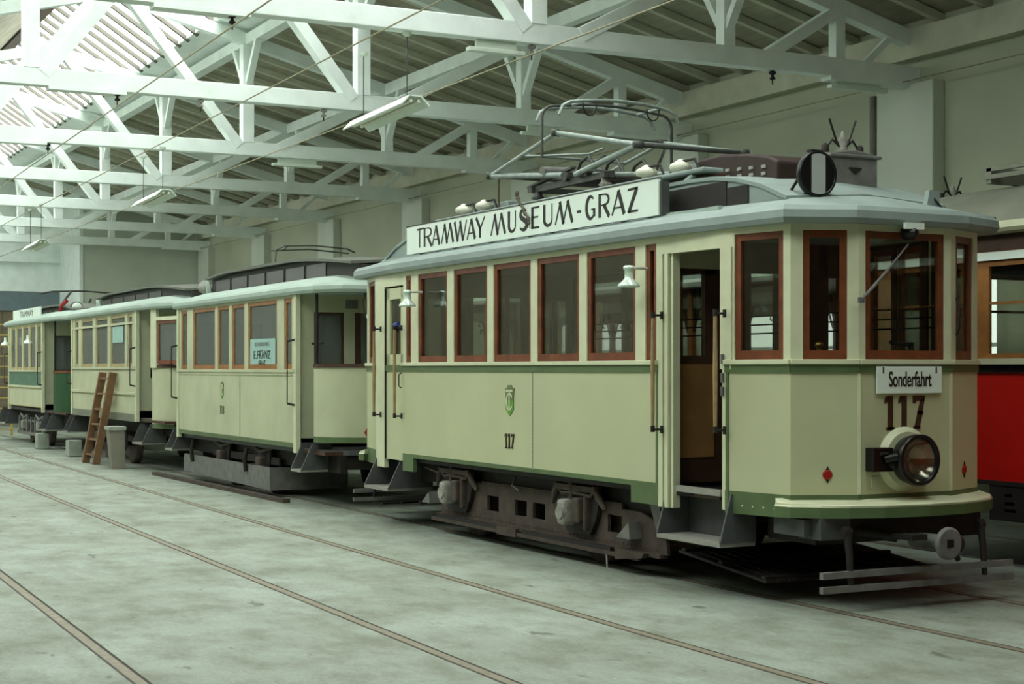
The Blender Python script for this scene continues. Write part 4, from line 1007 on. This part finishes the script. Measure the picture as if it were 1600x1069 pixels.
# ================================================================== older cars behind 117
def old_car(key, label, x0, x1, wins, cfg):
    """saloon x0..x1 with platforms; wins in world x"""
    xc = (x0+x1)/2
    T = thing('tramcar', label, 'tram', (xc, YC, 0))
    g = dict(zb=.76, zk=1.62, zt=2.64, zw0=1.70, zw1=2.60, cm=CREAM_OLD, um=CREAM_OLD, fm=OAK, ledge=None, upper=None, belt=False, pf=1.4, pr=.6, skirt=(.70, .76), sm=GREEN, lowm=None)
    g.update(cfg)
    yn = 6.76; f1 = F((x0, yn), (x1, yn)); f2 = F((x1, 2*YC-yn), (x0, 2*YC-yn))
    ww = [(a-x0, c-x0) for a, c in wins]
    for f, w in ((f1, ww), (f2, [(x1-x0-c, x1-x0-a) for a, c in ww])):
        panel_facet(T, f, w, zb=g['zb'], zk=g['zk'], zs=g['zw0']-.03, zw0=g['zw0'], zw1=g['zw1'], zt=g['zt'], skirt=g['skirt'], cm=g['cm'], um=g['um'], fm=g['fm'], belt=g['belt'], glass=GLASSOLD, sm=g['sm'])
        MB().fb(f, 0, f.L, g['zw0']-.04, g['zw0'], -.0, .03).build('window_ledge', g['um'], T)
        if g['ledge']: MB().fb(f, 0, f.L, g['ledge']-.025, g['ledge']+.025, -.0, .035).build('waist_ledge', g['um'], T, bev=.006)
        if g['upper']: MB().fb(f, 0, f.L, g['upper']-.02, g['upper']+.02, -.02, .012).build('transom_rail', g['um'], T)
        if g['lowm']: MB().fb(f, .02, f.L-.02, g['ledge']+.02, g['zk'], .0, .006).build('upper_side_panel', g['lowm'], T)
    # interior floor, ceiling, bulkheads
    MB().box(x0, x1, yn+.06, 2*YC-yn-.06, g['zb'], g['zb']+.06).build('saloon_floor', DARKWOOD, T)
    for x, s in ((x1, -1), (x0, 1)):
        b = MB(); a, c = sorted((x, x+.05*s))
        b.box(a, c, 6.8, 7.0, g['zb'], g['zt']).box(a, c, 7.0, 7.4, 2.42, g['zt']).box(a, c, 7.4, 7.55, g['zb'], g['zt']).box(a, c, 8.1, 8.85, g['zb'], g['zt']).box(a, c, 7.55, 8.1, 2.42, g['zt'])
        o = b.build('bulkhead', CREAM_OLD, T)
        MB().box(a, c, 7.0, 7.4, g['zb'], 1.55).build('bulkhead_panel', CREAM_OLD, o)
        b = MB().box(*sorted((x, x+.06*s)), 7.0, 7.03, 1.55, 2.42).box(*sorted((x, x+.06*s)), 7.37, 7.4, 1.55, 2.42).box(*sorted((x, x+.06*s)), 7.0, 7.4, 1.55, 1.68).box(*sorted((x, x+.06*s)), 7.0, 7.4, 2.39, 2.42)
        b.build('bulkhead_window_frame', DARKWOOD, o)
        MB().box(*sorted((x+.02*s, x+.026*s)), 7.03, 7.37, 1.68, 2.39).build('pane', GLASSOLD, o)
        d = MB().box(a, c, 7.55, 7.63, g['zb'], 2.42).box(a, c, 8.02, 8.1, g['zb'], 2.42).box(a, c, 7.6, 8.05, g['zb'], 1.6).build('saloon_door', DARKWOOD, T)
        MB().box(*sorted((x+.02*s, x+.026*s)), 7.63, 8.02, 1.6, 2.42).build('pane', GLASSOLD, d)
    for y0, y1 in ((6.86, 7.25), (8.39, 8.78)): MB().box(x0+.1, x1-.1, y0, y1, 1.18, 1.23).build('bench_seat', SEATW, T)
    # platforms
    xf, xr = x1+g['pf'], x0-g['pr']
    op = [(x0, 6.78), (x1, 6.78), (x1+g['pf']*.55, 6.84), (xf-.12, 7.08), (xf, 7.5)]
    back = [(xr, 7.5), (xr+.1, 7.08), (x0-g['pr']*.5, 6.84)]
    ol = back+op; ol = ol+[mirror_y(p) for p in ol[::-1]]
    roof(T, ol, xc, zt=g['zt'], m=g.get('rm', PALEROOF), rise=.17, gut=.11)
    MB().prism(ol, lambda a, c, d: (xc+(a-xc)*.99, YC+(c-YC)*.95, d), g['zb']-.12, g['zb']-.06).build('platform_floor', STEPGREY, T)
    def dash(sx, xa, xe, m, zb_, zt_, dm=True):
        """curved dash of a platform from the doorway corner xa to the end xe"""
        near_ = [(xa, 6.84)]
        for i in range(1, 9):
            t = i/8; near_.append((xa+(xe-xa)*math.sin(t*PI/2), 6.84+(7.62-6.84)*(1-math.cos(t*PI/2))))
        pts = near_+[mirror_y(p) for p in near_[::-1]]
        inn = [(x-sx*.02, YC+(y-YC)*.975) for x, y in pts]
        loop = pts+inn[::-1]
        o = MB().loft([[(x, y, zb_+.05) for x, y in loop], [(x, y, zt_) for x, y in loop]], True).build('dash_panel', m, T)
        lo = [(x+sx*.004, YC+(y-YC)*1.004) for x, y in pts]+inn[::-1]
        MB().loft([[(x, y, zb_-.02) for x, y in lo], [(x, y, zb_+.05) for x, y in lo]]).build('dash_skirt', GREEN if m is not DKGREEN else DKGREEN, o)
        lo = [(x+sx*.015, YC+(y-YC)*1.015) for x, y in pts]+[(x-sx*.03, YC+(y-YC)*.97) for x, y in inn[::-1]]
        MB().loft([[(x, y, zt_) for x, y in lo], [(x, y, zt_+.045) for x, y in lo]]).build('dash_rail', DARKWOOD if m is not DKGREEN else REDWOOD, o)
        return pts, o
    pts, o = dash(1, x1+g.get('dd', .62), xf, g.get('dm', CREAM_OLD), g.get('dz', .80), g.get('dzt', 1.70))
    if g.get('refl'):
        q = Vector((*pts[6], 0)); nrm = (Vector((*pts[6], 0))-Vector((*pts[7], 0))); nn = Vector((-nrm.y, nrm.x, 0)).normalized()
        if nn.y > 0: nn = -nn
        pc = q+nn*.006; u = Vector((nn.y, -nn.x, 0))
        MB().prism([(-.04, 0), (0, -.07), (.04, 0), (0, .07)], lambda a, c, d: tuple(pc+u*a+Vector((0, 0, .93+c))+nn*d), 0, .008).build('reflector_plate', REDREF, o)
    for p in (pts[0],): MB().tube([(p[0]+.02, 7.0 if 0 else p[1]+.03, 1.7), (p[0]+.02, p[1]+.03, g['zt'])], .022, 8).build('platform_post', DARKIRON if not g.get('glazed') else CREAM_OLD, T, each=True)
    MB().tube([(xf-.03, 8.1, 1.7), (xf-.03, 8.1, g['zt'])], .022, 8).tube([(x1+g['pf']*.5, 8.77, .7), (x1+g['pf']*.5, 8.77, g['zt'])], .03, 8).build('platform_post', DARKIRON, T, each=True)
    dash(-1, x0-g['pr']*.5, xr, g.get('dm', CREAM_OLD), g.get('dz', .80), 1.65)
    # corner posts at the doorways and their handrails
    for x in (x1, x0):
        MB().box(x-.05, x+.05, 6.74, 6.80, g['zb']-.12, g['zt']).build('corner_post', CREAMTRIM, T)
        MB().tube([(x-.05, 6.66, g['zb']+.5), (x-.05, 6.66, 2.05)], .008, 6).tube([(x-.05, 6.66, 2.05), (x, 6.74, 2.07)], .014, 6).tube([(x-.05, 6.66, g['zb']+.5), (x, 6.74, g['zb']+.48)], .014, 6).build('handrail', DARKIRON, T)
    steps(T, x1+.06, x1+g.get('dd', .62)-.0, -1, z0=g.get('sz', .47), z1=.78, y=6.80, inn=.28)
    steps(T, x0-g['pr'], x0-.06, -1, z0=g.get('sz', .47), z1=.78, y=6.80, inn=.28)
    # clerestory
    cz = g['zt']+.17
    L0, L1 = x0-g.get('co', .1), xf-g.get('ce', .35)
    hgt = g.get('ch', .33)
    def pf(s):
        e = 1-s
        return hgt-(g.get('dr', .15)*((.4-e)/.4)**1.6 if e < .4 else 0)-(.05*((.15-s)/.15) if s < .15 else 0)
    ws = []
    nW = g.get('cw', 6); xa = x0+.25
    for i in range(nW):
        w_ = (x1-x0-.5)/nW; ws.append((xa+i*w_+.05, xa+(i+1)*w_-.05, cz+.03, cz+hgt-.07))
    hood(T, L0+.1, L1-.1, 7.28, 8.36, cz, pf, g.get('hm', OLIVE), g.get('hr', OLIVE3), over=.12, thick=.035, wins=ws, wm=g.get('hw', OLIVE2))
    br = MB(); br.prism([(L0-.02, cz+hgt-.05), (L0+.16, cz+.06), (L0+.22, cz-.02), (L0+.02, cz-.02), (L0+.05, cz+.1)], lambda a, c, d: (a, d, c), 7.2, 7.26)
    br.build('clerestory_bracket', PALEROOF, T)
    # running gear
    under(T, xr+.2, xf-.2, YC, g['zb']-.12)
    ax = g.get('axles', ((x0+x1)/2-.9, (x0+x1)/2+.9))
    for x in ax:
        wheelset(T, x)
        a = MB().prism([(-.30, .62), (-.2, .28), (.2, .28), (.30, .62)], lambda a, c, d, x=x: (x+a, d, c), 6.93, 6.96).build('axle_guard', g.get('um2', DARKIRON), T)
        MB().box(x-.1, x+.1, 6.84, 6.96, .32, .52).build('axle_box', g.get('abm', TRUCK), a, bev=.03)
        MB().tube([(x-.45, 6.92, .66), (x, 6.90, .58), (x+.45, 6.92, .66)], .03, 8).build('leaf_spring', g.get('um2', TRUCK), a)
    MB().box(ax[0]-.6, ax[1]+.6, 6.95, 6.98, .42, .52).box(ax[0]-.6, ax[1]+.6, 8.66, 8.69, .42, .52).build('truck_frame', g.get('um2', DARKIRON), T, each=True)
    if g.get('gear'):
        b = MB().box(ax[0]-.7, ax[1]+.7, 6.88, 6.93, .20, .27).box(ax[0]-.2, ax[1]+.2, 6.9, 6.95, .5, .55)
        for i in range(7): x = ax[0]-.5+i*(ax[1]-ax[0]+1.)/6; b.box(x-.04, x+.04, 6.88, 6.94, .25, .62)
        b.build('side_lifeguard', GREYIRON, T)
    return T

T2 = old_car('t2', 'cream trailer tram coupled behind tram 117, with a pale blue poster in one window', -24.3, -18.92,
             [(-24.15, -23.82), (-23.50, -22.38), (-22.24, -21.71), (-21.57, -21.01), (-20.85, -19.65), (-19.37, -19.08)],
             dict(pf=1.03, pr=.45, dd=.42, dz=.82, dzt=1.72, refl=True, zb=.77, co=.05, ce=.1, sz=.46, sm=GREEN, skirt=(.71, .77)))
po = MB().box(-20.82, -19.76, 6.775, 6.78, 1.745, 2.105).build('window_poster', POSTER, T2)
text_mesh('poster_lettering', 'E.FRANZ', .15, INK, po, (-20.30, 6.774, 1.885), (1, 0, 0), (0, 0, 1), sx=1.1, bold=.002, space=1.12)
text_mesh('poster_lettering', 'GRAZ', .08, INK, po, (-20.30, 6.774, 1.785), (1, 0, 0), (0, 0, 1), sx=1.3, space=1.1, bold=.002)
text_mesh('poster_lettering', 'RESTAURIERUNG', .075, GREYIRON, po, (-20.30, 6.774, 2.03), (1, 0, 0), (0, 0, 1), sx=1.05)
text_mesh('poster_lettering', 'FIRMA', .04, GREYIRON, po, (-20.30, 6.774, 1.945), (1, 0, 0), (0, 0, 1), sx=1.05)
crest(T2, -22.02, 6.757, 1.40, .24)
b = MB(); slab_digits(b, '118', -22.12, 1.06, .12, lambda a, c, d: (a, 6.76+d, c), -.006, .001, .075); b.build('side_number', GREEN, T2)
MB().box(-21.205, -21.195, 6.757, 6.762, .78, 1.62).build('panel_seam', GREEN, T2, each=True)
# long grey lifeguard board and hangers of the trailer
sb = MB().prism([(-24.15, .13), (-20.05, .10), (-20.05, .40), (-24.1, .40), (-24.15, .34)], lambda a, c, d: (a, d, c), 6.80, 6.83)
sb.box(-20.08, -20.05, 6.83, 7.9, .10, .40)
sb = sb.build('side_lifeguard_board', GREYIRON, T2)
MB().tube([(-23.6, 6.79, .62), (-23.6, 6.76, .45), (-23.6, 6.78, .30)], .03, 8).tube([(-21.0, 6.79, .62), (-21.0, 6.76, .45), (-21.0, 6.78, .30)], .03, 8).build('board_hanger', DARKIRON, sb, each=True)
# white diamond plate hanging in the front platform
dp = MB().prism([(-.115, 0), (-.05, -.12), (.05, -.12), (.115, 0), (.05, .12), (-.05, .12)], lambda a, c, d: (-17.85+d, 7.38+a, 2.34+c), 0, .012).build('signal_plate', SIGNWHITE, T2)
MB().tube([(-17.86, 7.26, 2.34), (-17.88, 7.24, 2.5), (-17.9, 7.28, 2.62)], .01, 6).build('plate_hanger', DARKIRON, dp)
MB().box(-18.90, -18.885, 7.42, 7.58, 2.47, 2.58).build('platform_notice', GREYIRON, T2)
MB().tube([(-18.85, 6.95, 2.02), (-18.35, 6.9, 2.02)], .014, 6).tube([(-18.6, 6.92, 2.0), (-18.6, 6.92, 2.18)], .012, 6).build('platform_gate_bar', DARKIRON, T2)
# trolley loop of the trailer roof
tb = MB()
tb.tube([(-21.6, 7.40, 3.15), (-21.6, 7.42, 3.40), (-21.6, 7.55, 3.46), (-21.6, 8.0, 3.48), (-21.6, 8.5, 3.45), (-21.6, 8.62, 3.40)], .012, 6)
tb.tube([(-21.8, 7.40, 3.40), (-21.8, 8.0, 3.44), (-21.8, 8.6, 3.40)], .012, 6); tb.tube([(-21.6, 7.6, 3.46), (-21.8, 7.6, 3.42)], .01, 6)
tb.build('roof_bow', DKSTEEL, T2)

T3 = old_car('t3', 'cream trailer tram with a rounded ridge and waist ledge, behind the wooden ladder', -32.0, -26.92,
             [(-31.75, -31.45), (-31.18, -30.22), (-29.97, -29.03), (-28.80, -27.74), (-27.55, -27.22)],
             dict(pf=1.75, pr=.45, dd=.72, dz=.74, dzt=1.72, refl=True, zb=.93, zt=2.70, zw0=1.74, zw1=2.66, zk=1.70, ledge=1.28, upper=2.50, fm=TANWOOD, co=-.1, ce=.1, sz=.47, ch=.26, cw=5, skirt=(.80, .93), sm=GREYROOFD, glazed=True))
po = MB().box(-28.72, -27.9, 6.776, 6.78, 2.17, 2.46).build('window_poster', POSTER, T3)
# cab side window of the third car
fw = F((-26.15, 6.80), (-25.05, 6.98))
MB().fb(fw, 0, .22, 1.72, 2.70, -.05, 0).build('cab_post', CREAMTRIM, T3)
MB().fb(fw, .22, 1.1, 2.50, 2.56, -.04, .01).build('cab_header', CREAMTRIM, T3)
window(T3, fw, .26, 1.1, 1.78, 2.50, REDWOOD, glass=GLASSOLD)
MB().lathe((-24.9, 7.35, 2.88), (0, 0, 1), [(0, .04), (.03, .03), (.07, .09), (.13, .11), (.19, .09), (.24, .03)], 16).build('roof_lamp', PALEIRON, T3)

T4 = old_car('t4', 'old green and cream tram at the far end of the row beside the yellow ladder', -39.0, -35.0,
             [(-38.75, -38.2), (-38.05, -37.4), (-37.25, -36.6), (-36.45, -35.8), (-35.65, -35.2)],
             dict(pf=2.2, pr=1.2, dd=.75, dz=.80, dzt=1.62, zb=.88, zt=2.72, zw0=1.68, zw1=2.68, zk=1.64, ledge=1.31, lowm=MIDGREEN, fm=TANWOOD, dm=DKGREEN, gear=True, um2=GREYIRON, abm=PALEIRON, sm=TANWOOD, skirt=(.86, .88), ch=.2, ce=.9, sz=.42))
sg = MB().box(-39.3, -36.0, 6.9, 6.93, 2.85, 3.09).build('name_board', SIGNWHITE, T4)
text_mesh('board_lettering', 'TRAMWAY', .2, GREYIRON, sg, (-37.6, 6.897, 2.97), (1, 0, 0), (0, 0, 1), sx=1.6)
rl = MB().lathe((-34.2, 7.30, 3.0), (1, 0, 0), [(0, .11), (.05, .14), (.10, .13)], 20).build('roof_headlight', BLACK, T4)
MB().lathe((-34.1, 7.30, 3.0), (1, 0, 0), [(0, .115), (.015, .10), (.02, .02)], 20).build('headlight_lens', SIGNWHITE, rl)
MB().tube([(-34.9, 7.12, 2.95), (-34.85, 7.14, 3.08), (-34.65, 7.2, 3.16)], .04, 8).build('red_roof_cover', REDREF, T4)
tb = MB(); tb.tube([(-36.6, 7.0, 3.40), (-36.6, 7.3, 3.46), (-36.6, 8.0, 3.48), (-36.6, 8.7, 3.44), (-36.6, 8.95, 3.38)], .02, 6)
tb.tube([(-36.4, 7.4, 3.1), (-36.5, 7.6, 3.35), (-36.6, 7.7, 3.46)], .03, 6).tube([(-36.4, 8.0, 3.1), (-36.9, 8.2, 3.3)], .04, 6)
tb.build('roof_bow', DKSTEEL, T4)
for x in (-38.7, -35.9): MB().lathe((x, 6.62, 2.45), (0, 0, -1), [(0, .03), (.1, .03), (.14, .09), (.18, .10)], 12).build('side_lamp', ENAMEL, T4)

# ================================================================== trams on the track behind
YB = 11.05
YCUR[0] = YB
R_ = thing('tramcar', 'red tram with grey roof standing on the track behind tram 117', 'tram', (-7.6, YB, 0))
f1 = F((-11.80, 10.0), (-4.5, 10.0)); f2 = F((-4.5, 12.1), (-11.8, 12.1)); f3 = F((-11.8, 12.1), (-11.8, 10.0)); f4 = F((-4.5, 10.0), (-4.5, 12.1))
for f, w in ((f1, [(.3, 1.2), (1.44, 2.4), (2.6, 3.55), (3.7, 4.7), (4.85, 5.85), (6.0, 7.1)]), (f2, [(.3, 1.2), (1.44, 2.4), (2.6, 3.55), (3.7, 4.7), (4.85, 5.85), (6.0, 7.1)]), (f3, [(.12, .7), (.8, 1.3), (1.4, 1.98)]), (f4, [(.12, .7), (.8, 1.3), (1.4, 1.98)])):
    panel_facet(R_, f, w, zb=.74, zk=1.67, zs=1.74, zw0=1.77, zw1=2.64, zt=2.86, skirt=(.70, .74), cm=REDPAINT, um=OAK, fm=OAK, bm=DARKIRON, sm=DARKIRON, bar=2.27, windepth=.0)
    MB().fb(f, -.02, f.L+.02, 2.64, 2.71, -.02, .03).build('letterboard_rail', SIGNWHITE, R_)
    MB().fb(f, -.02, f.L+.02, 1.74, 1.79, -.0, .04).build('sill_moulding', CREAMTRIM, R_)
    MB().fb(f, 0, f.L, 2.72, 2.86, -.0, .008).build('letterboard', DARKWOOD, R_)
ro = [(-12.05, 10.25), (-11.8, 9.98), (-4.5, 9.98), (-4.2, 10.25)]; ro = ro+[(x, 2*YB-y) for x, y in ro[::-1]]
rr = lambda o, z: ring(ro, -8.15, o, z)
MB().loft([rr(0, 2.86), rr(-.10, 2.87), rr(-.12, 2.90), rr(-.10, 2.96)]).build('roof_edge', CREAM_OLD, R_)
MB().loft([rr(-.10, 2.96), rr(-.05, 3.06), rr(.1, 3.18), rr(.35, 3.29), rr(.7, 3.36), rr(1.0, 3.38)], True).build('roof_deck', GREYROOFD, R_)
MB().box(-11.7, -4.6, 10.05, 12.05, .74, .8).build('floor_board', DARKWOOD, R_)
MB().box(-11.75, -4.55, 10.06, 12.04, 2.86, 2.9).build('inner_ceiling', DARKWOOD, R_)
MB().box(-10.2, -4.8, 10.35, 10.4, .35, .70).box(-10.2, -4.8, 11.7, 11.75, .35, .70).build('truck_frame', DARKIRON, R_, each=True)
for x in (-8.6, -6.4): wheelset(R_, x, (10.33, 11.77))
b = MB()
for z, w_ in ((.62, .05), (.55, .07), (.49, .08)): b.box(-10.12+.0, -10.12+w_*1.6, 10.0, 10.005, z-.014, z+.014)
b.box(-9.75, -9.68, 10.0, 10.005, .49, .53).build('light_gaps', SIGNWHITE, R_, each=True)  # white boxes stand in for bright floor seen through gaps under the tram
MB().box(-10.3, -9.4, 10.0, 10.3, .40, .70).build('battery_box', DARKIRON, R_)
MB().tube([(-9.8, 9.95, .38), (-8.8, 9.95, .38)], .025, 8).build('side_rail', GREYIRON, R_)
rk = MB()
for y in (10.35, 11.75):
    rk.box(-10.7, -5.5, y-.03, y+.03, 3.40, 3.44); rk.box(-10.7, -5.5, y-.02, y+.02, 3.47, 3.50)
for x in (-10.65, -8.5, -6.5): rk.box(x-.03, x+.03, 10.33, 11.77, 3.36, 3.50)
rk.build('roof_rack', GREYROOFD, R_)
ab = MB().box(-11.78, -11.46, 10.55, 11.15, 3.12, 3.33).build('arrester_box', DARKIRON, R_)
MB().box(-11.8, -11.4, 10.6, 11.2, 3.0, 3.13).build('arrester_plinth', GREYROOFD, R_)
horns(ab, -11.61, 10.80, 3.33, .85)
MB().tube([(-11.3, 10.6, .8), (-11.3, 10.6, 1.9)], .02, 8).build('handbrake_column', GREYIRON, R_)
il = MB().lathe((-9.9, 11.05, 2.86), (0, 0, -1), [(0, .02), (.06, .02), (.1, .05), (.16, .04), (.2, .01)], 12).build('interior_lamp', PORC, R_)
# open car behind, seen through the windows of 117
O_ = thing('tramcar', 'open summer tram with tan posts and scroll brackets, seen through the windows of tram 117', 'tram', (-18., YB, 0))
oo = [(-24.4, 10.0), (-12.75, 10.0)]; oo = oo+[(x, 2*YB-y) for x, y in oo[::-1]]
rr = lambda o, z: ring(oo, -18.6, o, z)
MB().loft([rr(-.02, 2.60), rr(-.14, 2.61), rr(-.16, 2.66), rr(-.12, 2.70)]).build('roof_edge', SIGNWHITE, O_)
MB().loft([rr(-.12, 2.70), rr(-.0, 2.80), rr(.3, 2.90), rr(.7, 2.96), rr(1.0, 2.98)], True).build('roof_deck', PALEROOF, O_)
MB().box(-24.3, -12.8, 10.0, 10.03, 2.50, 2.62).box(-24.3, -12.8, 12.07, 12.1, 2.50, 2.62).build('valance', DARKWOOD, O_)
MB().box(-24.3, -12.8, 10.01, 10.02, 2.38, 2.50).box(-24.3, -12.8, 12.08, 12.09, 2.38, 2.5).build('curtain_board', GREYROOFD, O_)
for side_y in (10.02, 12.08):
    for i in range(12):
        x = -24.2+i*1.03
        p = MB().box(x-.04, x+.04, side_y-.03, side_y+.03, .7, 2.62).build('post', OAK, O_)
        br = MB()
        for s in (-1, 1):
            br.tube([(x+s*.03, side_y, 2.12), (x+s*.10, side_y, 2.25), (x+s*.14, side_y, 2.36), (x+s*.26, side_y, 2.38), (x+s*.28, side_y, 2.33), (x+s*.24, side_y, 2.31)], .013, 6)
            br.tube([(x+s*.03, side_y, 2.22), (x+s*.08, side_y, 2.36), (x+s*.04, side_y, 2.42)], .012, 6)
        br.build('scroll_bracket', DARKIRON, p)
MB().box(-24.3, -12.8, 10.0, 12.1, .66, .74).build('platform_floor', DARKWOOD, O_)
for i in range(11):
    x = -23.7+i*1.03; s_ = MB().box(x-.2, x+.2, 10.08, 12.02, 1.1, 1.14).build('bench_seat', SEATW, O_)
    MB().box(x-.015, x+.015, 10.08, 12.02, 1.14, 1.5).build('bench_back', SEATW, s_)
MB().box(-24.2, -12.8, 9.92, 10.0, .36, .40).build('running_board', DARKWOOD, O_)
MB().box(-24, -12.9, 10.35, 10.42, .4, .66).box(-24, -12.9, 11.7, 11.77, .4, .66).build('truck_frame', DARKIRON, O_, each=True)
for x in (-20.5, -15.9): wheelset(O_, x, (10.33, 11.77))
YCUR[0] = YC

# ================================================================== loose things
# wooden ladder leaning against the third car
L_ = thing('ladder', 'brown wooden ladder leaning against the third tram', 'ladder', (-28.9, 6.4, 0))
def ladder(root, a0, a1, b0, b1, n, m, w=.05, d=.09):
    a0, a1, b0, b1 = map(Vector, (a0, a1, b0, b1))
    for p, q in ((a0, a1), (b0, b1)): MB().beam(p, q, w, d, (0, 1, 0)).build('stile', m, root)
    for i in range(n):
        t = (i+.6)/n; p = a0+(a1-a0)*t; q = b0+(b1-b0)*t
        MB().beam(p, q, .09, .03).build('rung', m, root)
ladder(L_, (-29.18, 6.40, 0), (-28.95, 6.66, 1.64), (-28.55, 6.44, 0), (-28.25, 6.68, 1.64), 6, LADDERW, .07, .13)
Y_ = thing('ladder', 'yellow wooden ladder standing upright at the left edge behind the green tram', 'ladder', (-42, 7.1, 0))
ladder(Y_, (-42, 7.02, 0), (-42, 6.98, 2.95), (-42, 7.34, 0), (-42, 7.30, 2.95), 11, YLADDER, .05, .05)
B_ = thing('storage_box', 'tall grey box with a pale lid beside the wooden ladder', 'box', (-27.2, 6.5, 0))
MB().loft([[(-27.42, 6.42, 0), (-27.07, 6.38, 0), (-27.05, 6.6, 0), (-27.37, 6.64, 0)], [(-27.52, 6.38, .66), (-27.09, 6.34, .66), (-27.07, 6.6, .66), (-27.47, 6.64, .66)]]).build('box_body', BINM, B_, bev=.01)
MB().loft([[(-27.55, 6.36, .66), (-27.06, 6.32, .66), (-27.04, 6.62, .66), (-27.50, 6.66, .66)], [(-27.55, 6.36, .72), (-27.06, 6.32, .72), (-27.04, 6.62, .72), (-27.50, 6.66, .72)]]).build('lid', CONCB, B_, bev=.01)
tag(MB().box(-34.75, -34.45, 6.55, 6.8, 0, .34).build('concrete_block', CONCB, bev=.02, loc=(-34.6, 6.67, 0)), 'pale concrete block on the floor in front of the green tram platform', 'block')
tag(MB().box(-31.5, -31.2, 6.52, 6.78, 0, .32).build('concrete_block', CONCB, bev=.02, loc=(-31.35, 6.65, 0)), 'pale concrete block on the floor left of the wooden ladder', 'block')
tag(MB().prism([(-25.3, 6.60), (-19.2, 6.68), (-19.2, 6.78), (-25.3, 6.70)], lambda a, c, d: (a, c, d), 0, .05).build('steel_bar', TRUCK, loc=(-22, 6.7, 0)), 'long rusty steel bar lying on the floor under the trailer behind tram 117', 'bar')

# ------------------------------------------------------------------ world and view
w = bpy.data.worlds.new('world'); bpy.context.scene.world = w; w.use_nodes = True
w.node_tree.nodes['Background'].inputs[0].default_value = (.75, .85, .8, 1); w.node_tree.nodes['Background'].inputs[1].default_value = .3
vs = bpy.context.scene.view_settings
vs.view_transform = 'Standard'; vs.look = 'None'; vs.gamma = 1; vs.use_curve_mapping = False
vs.exposure = 0.05
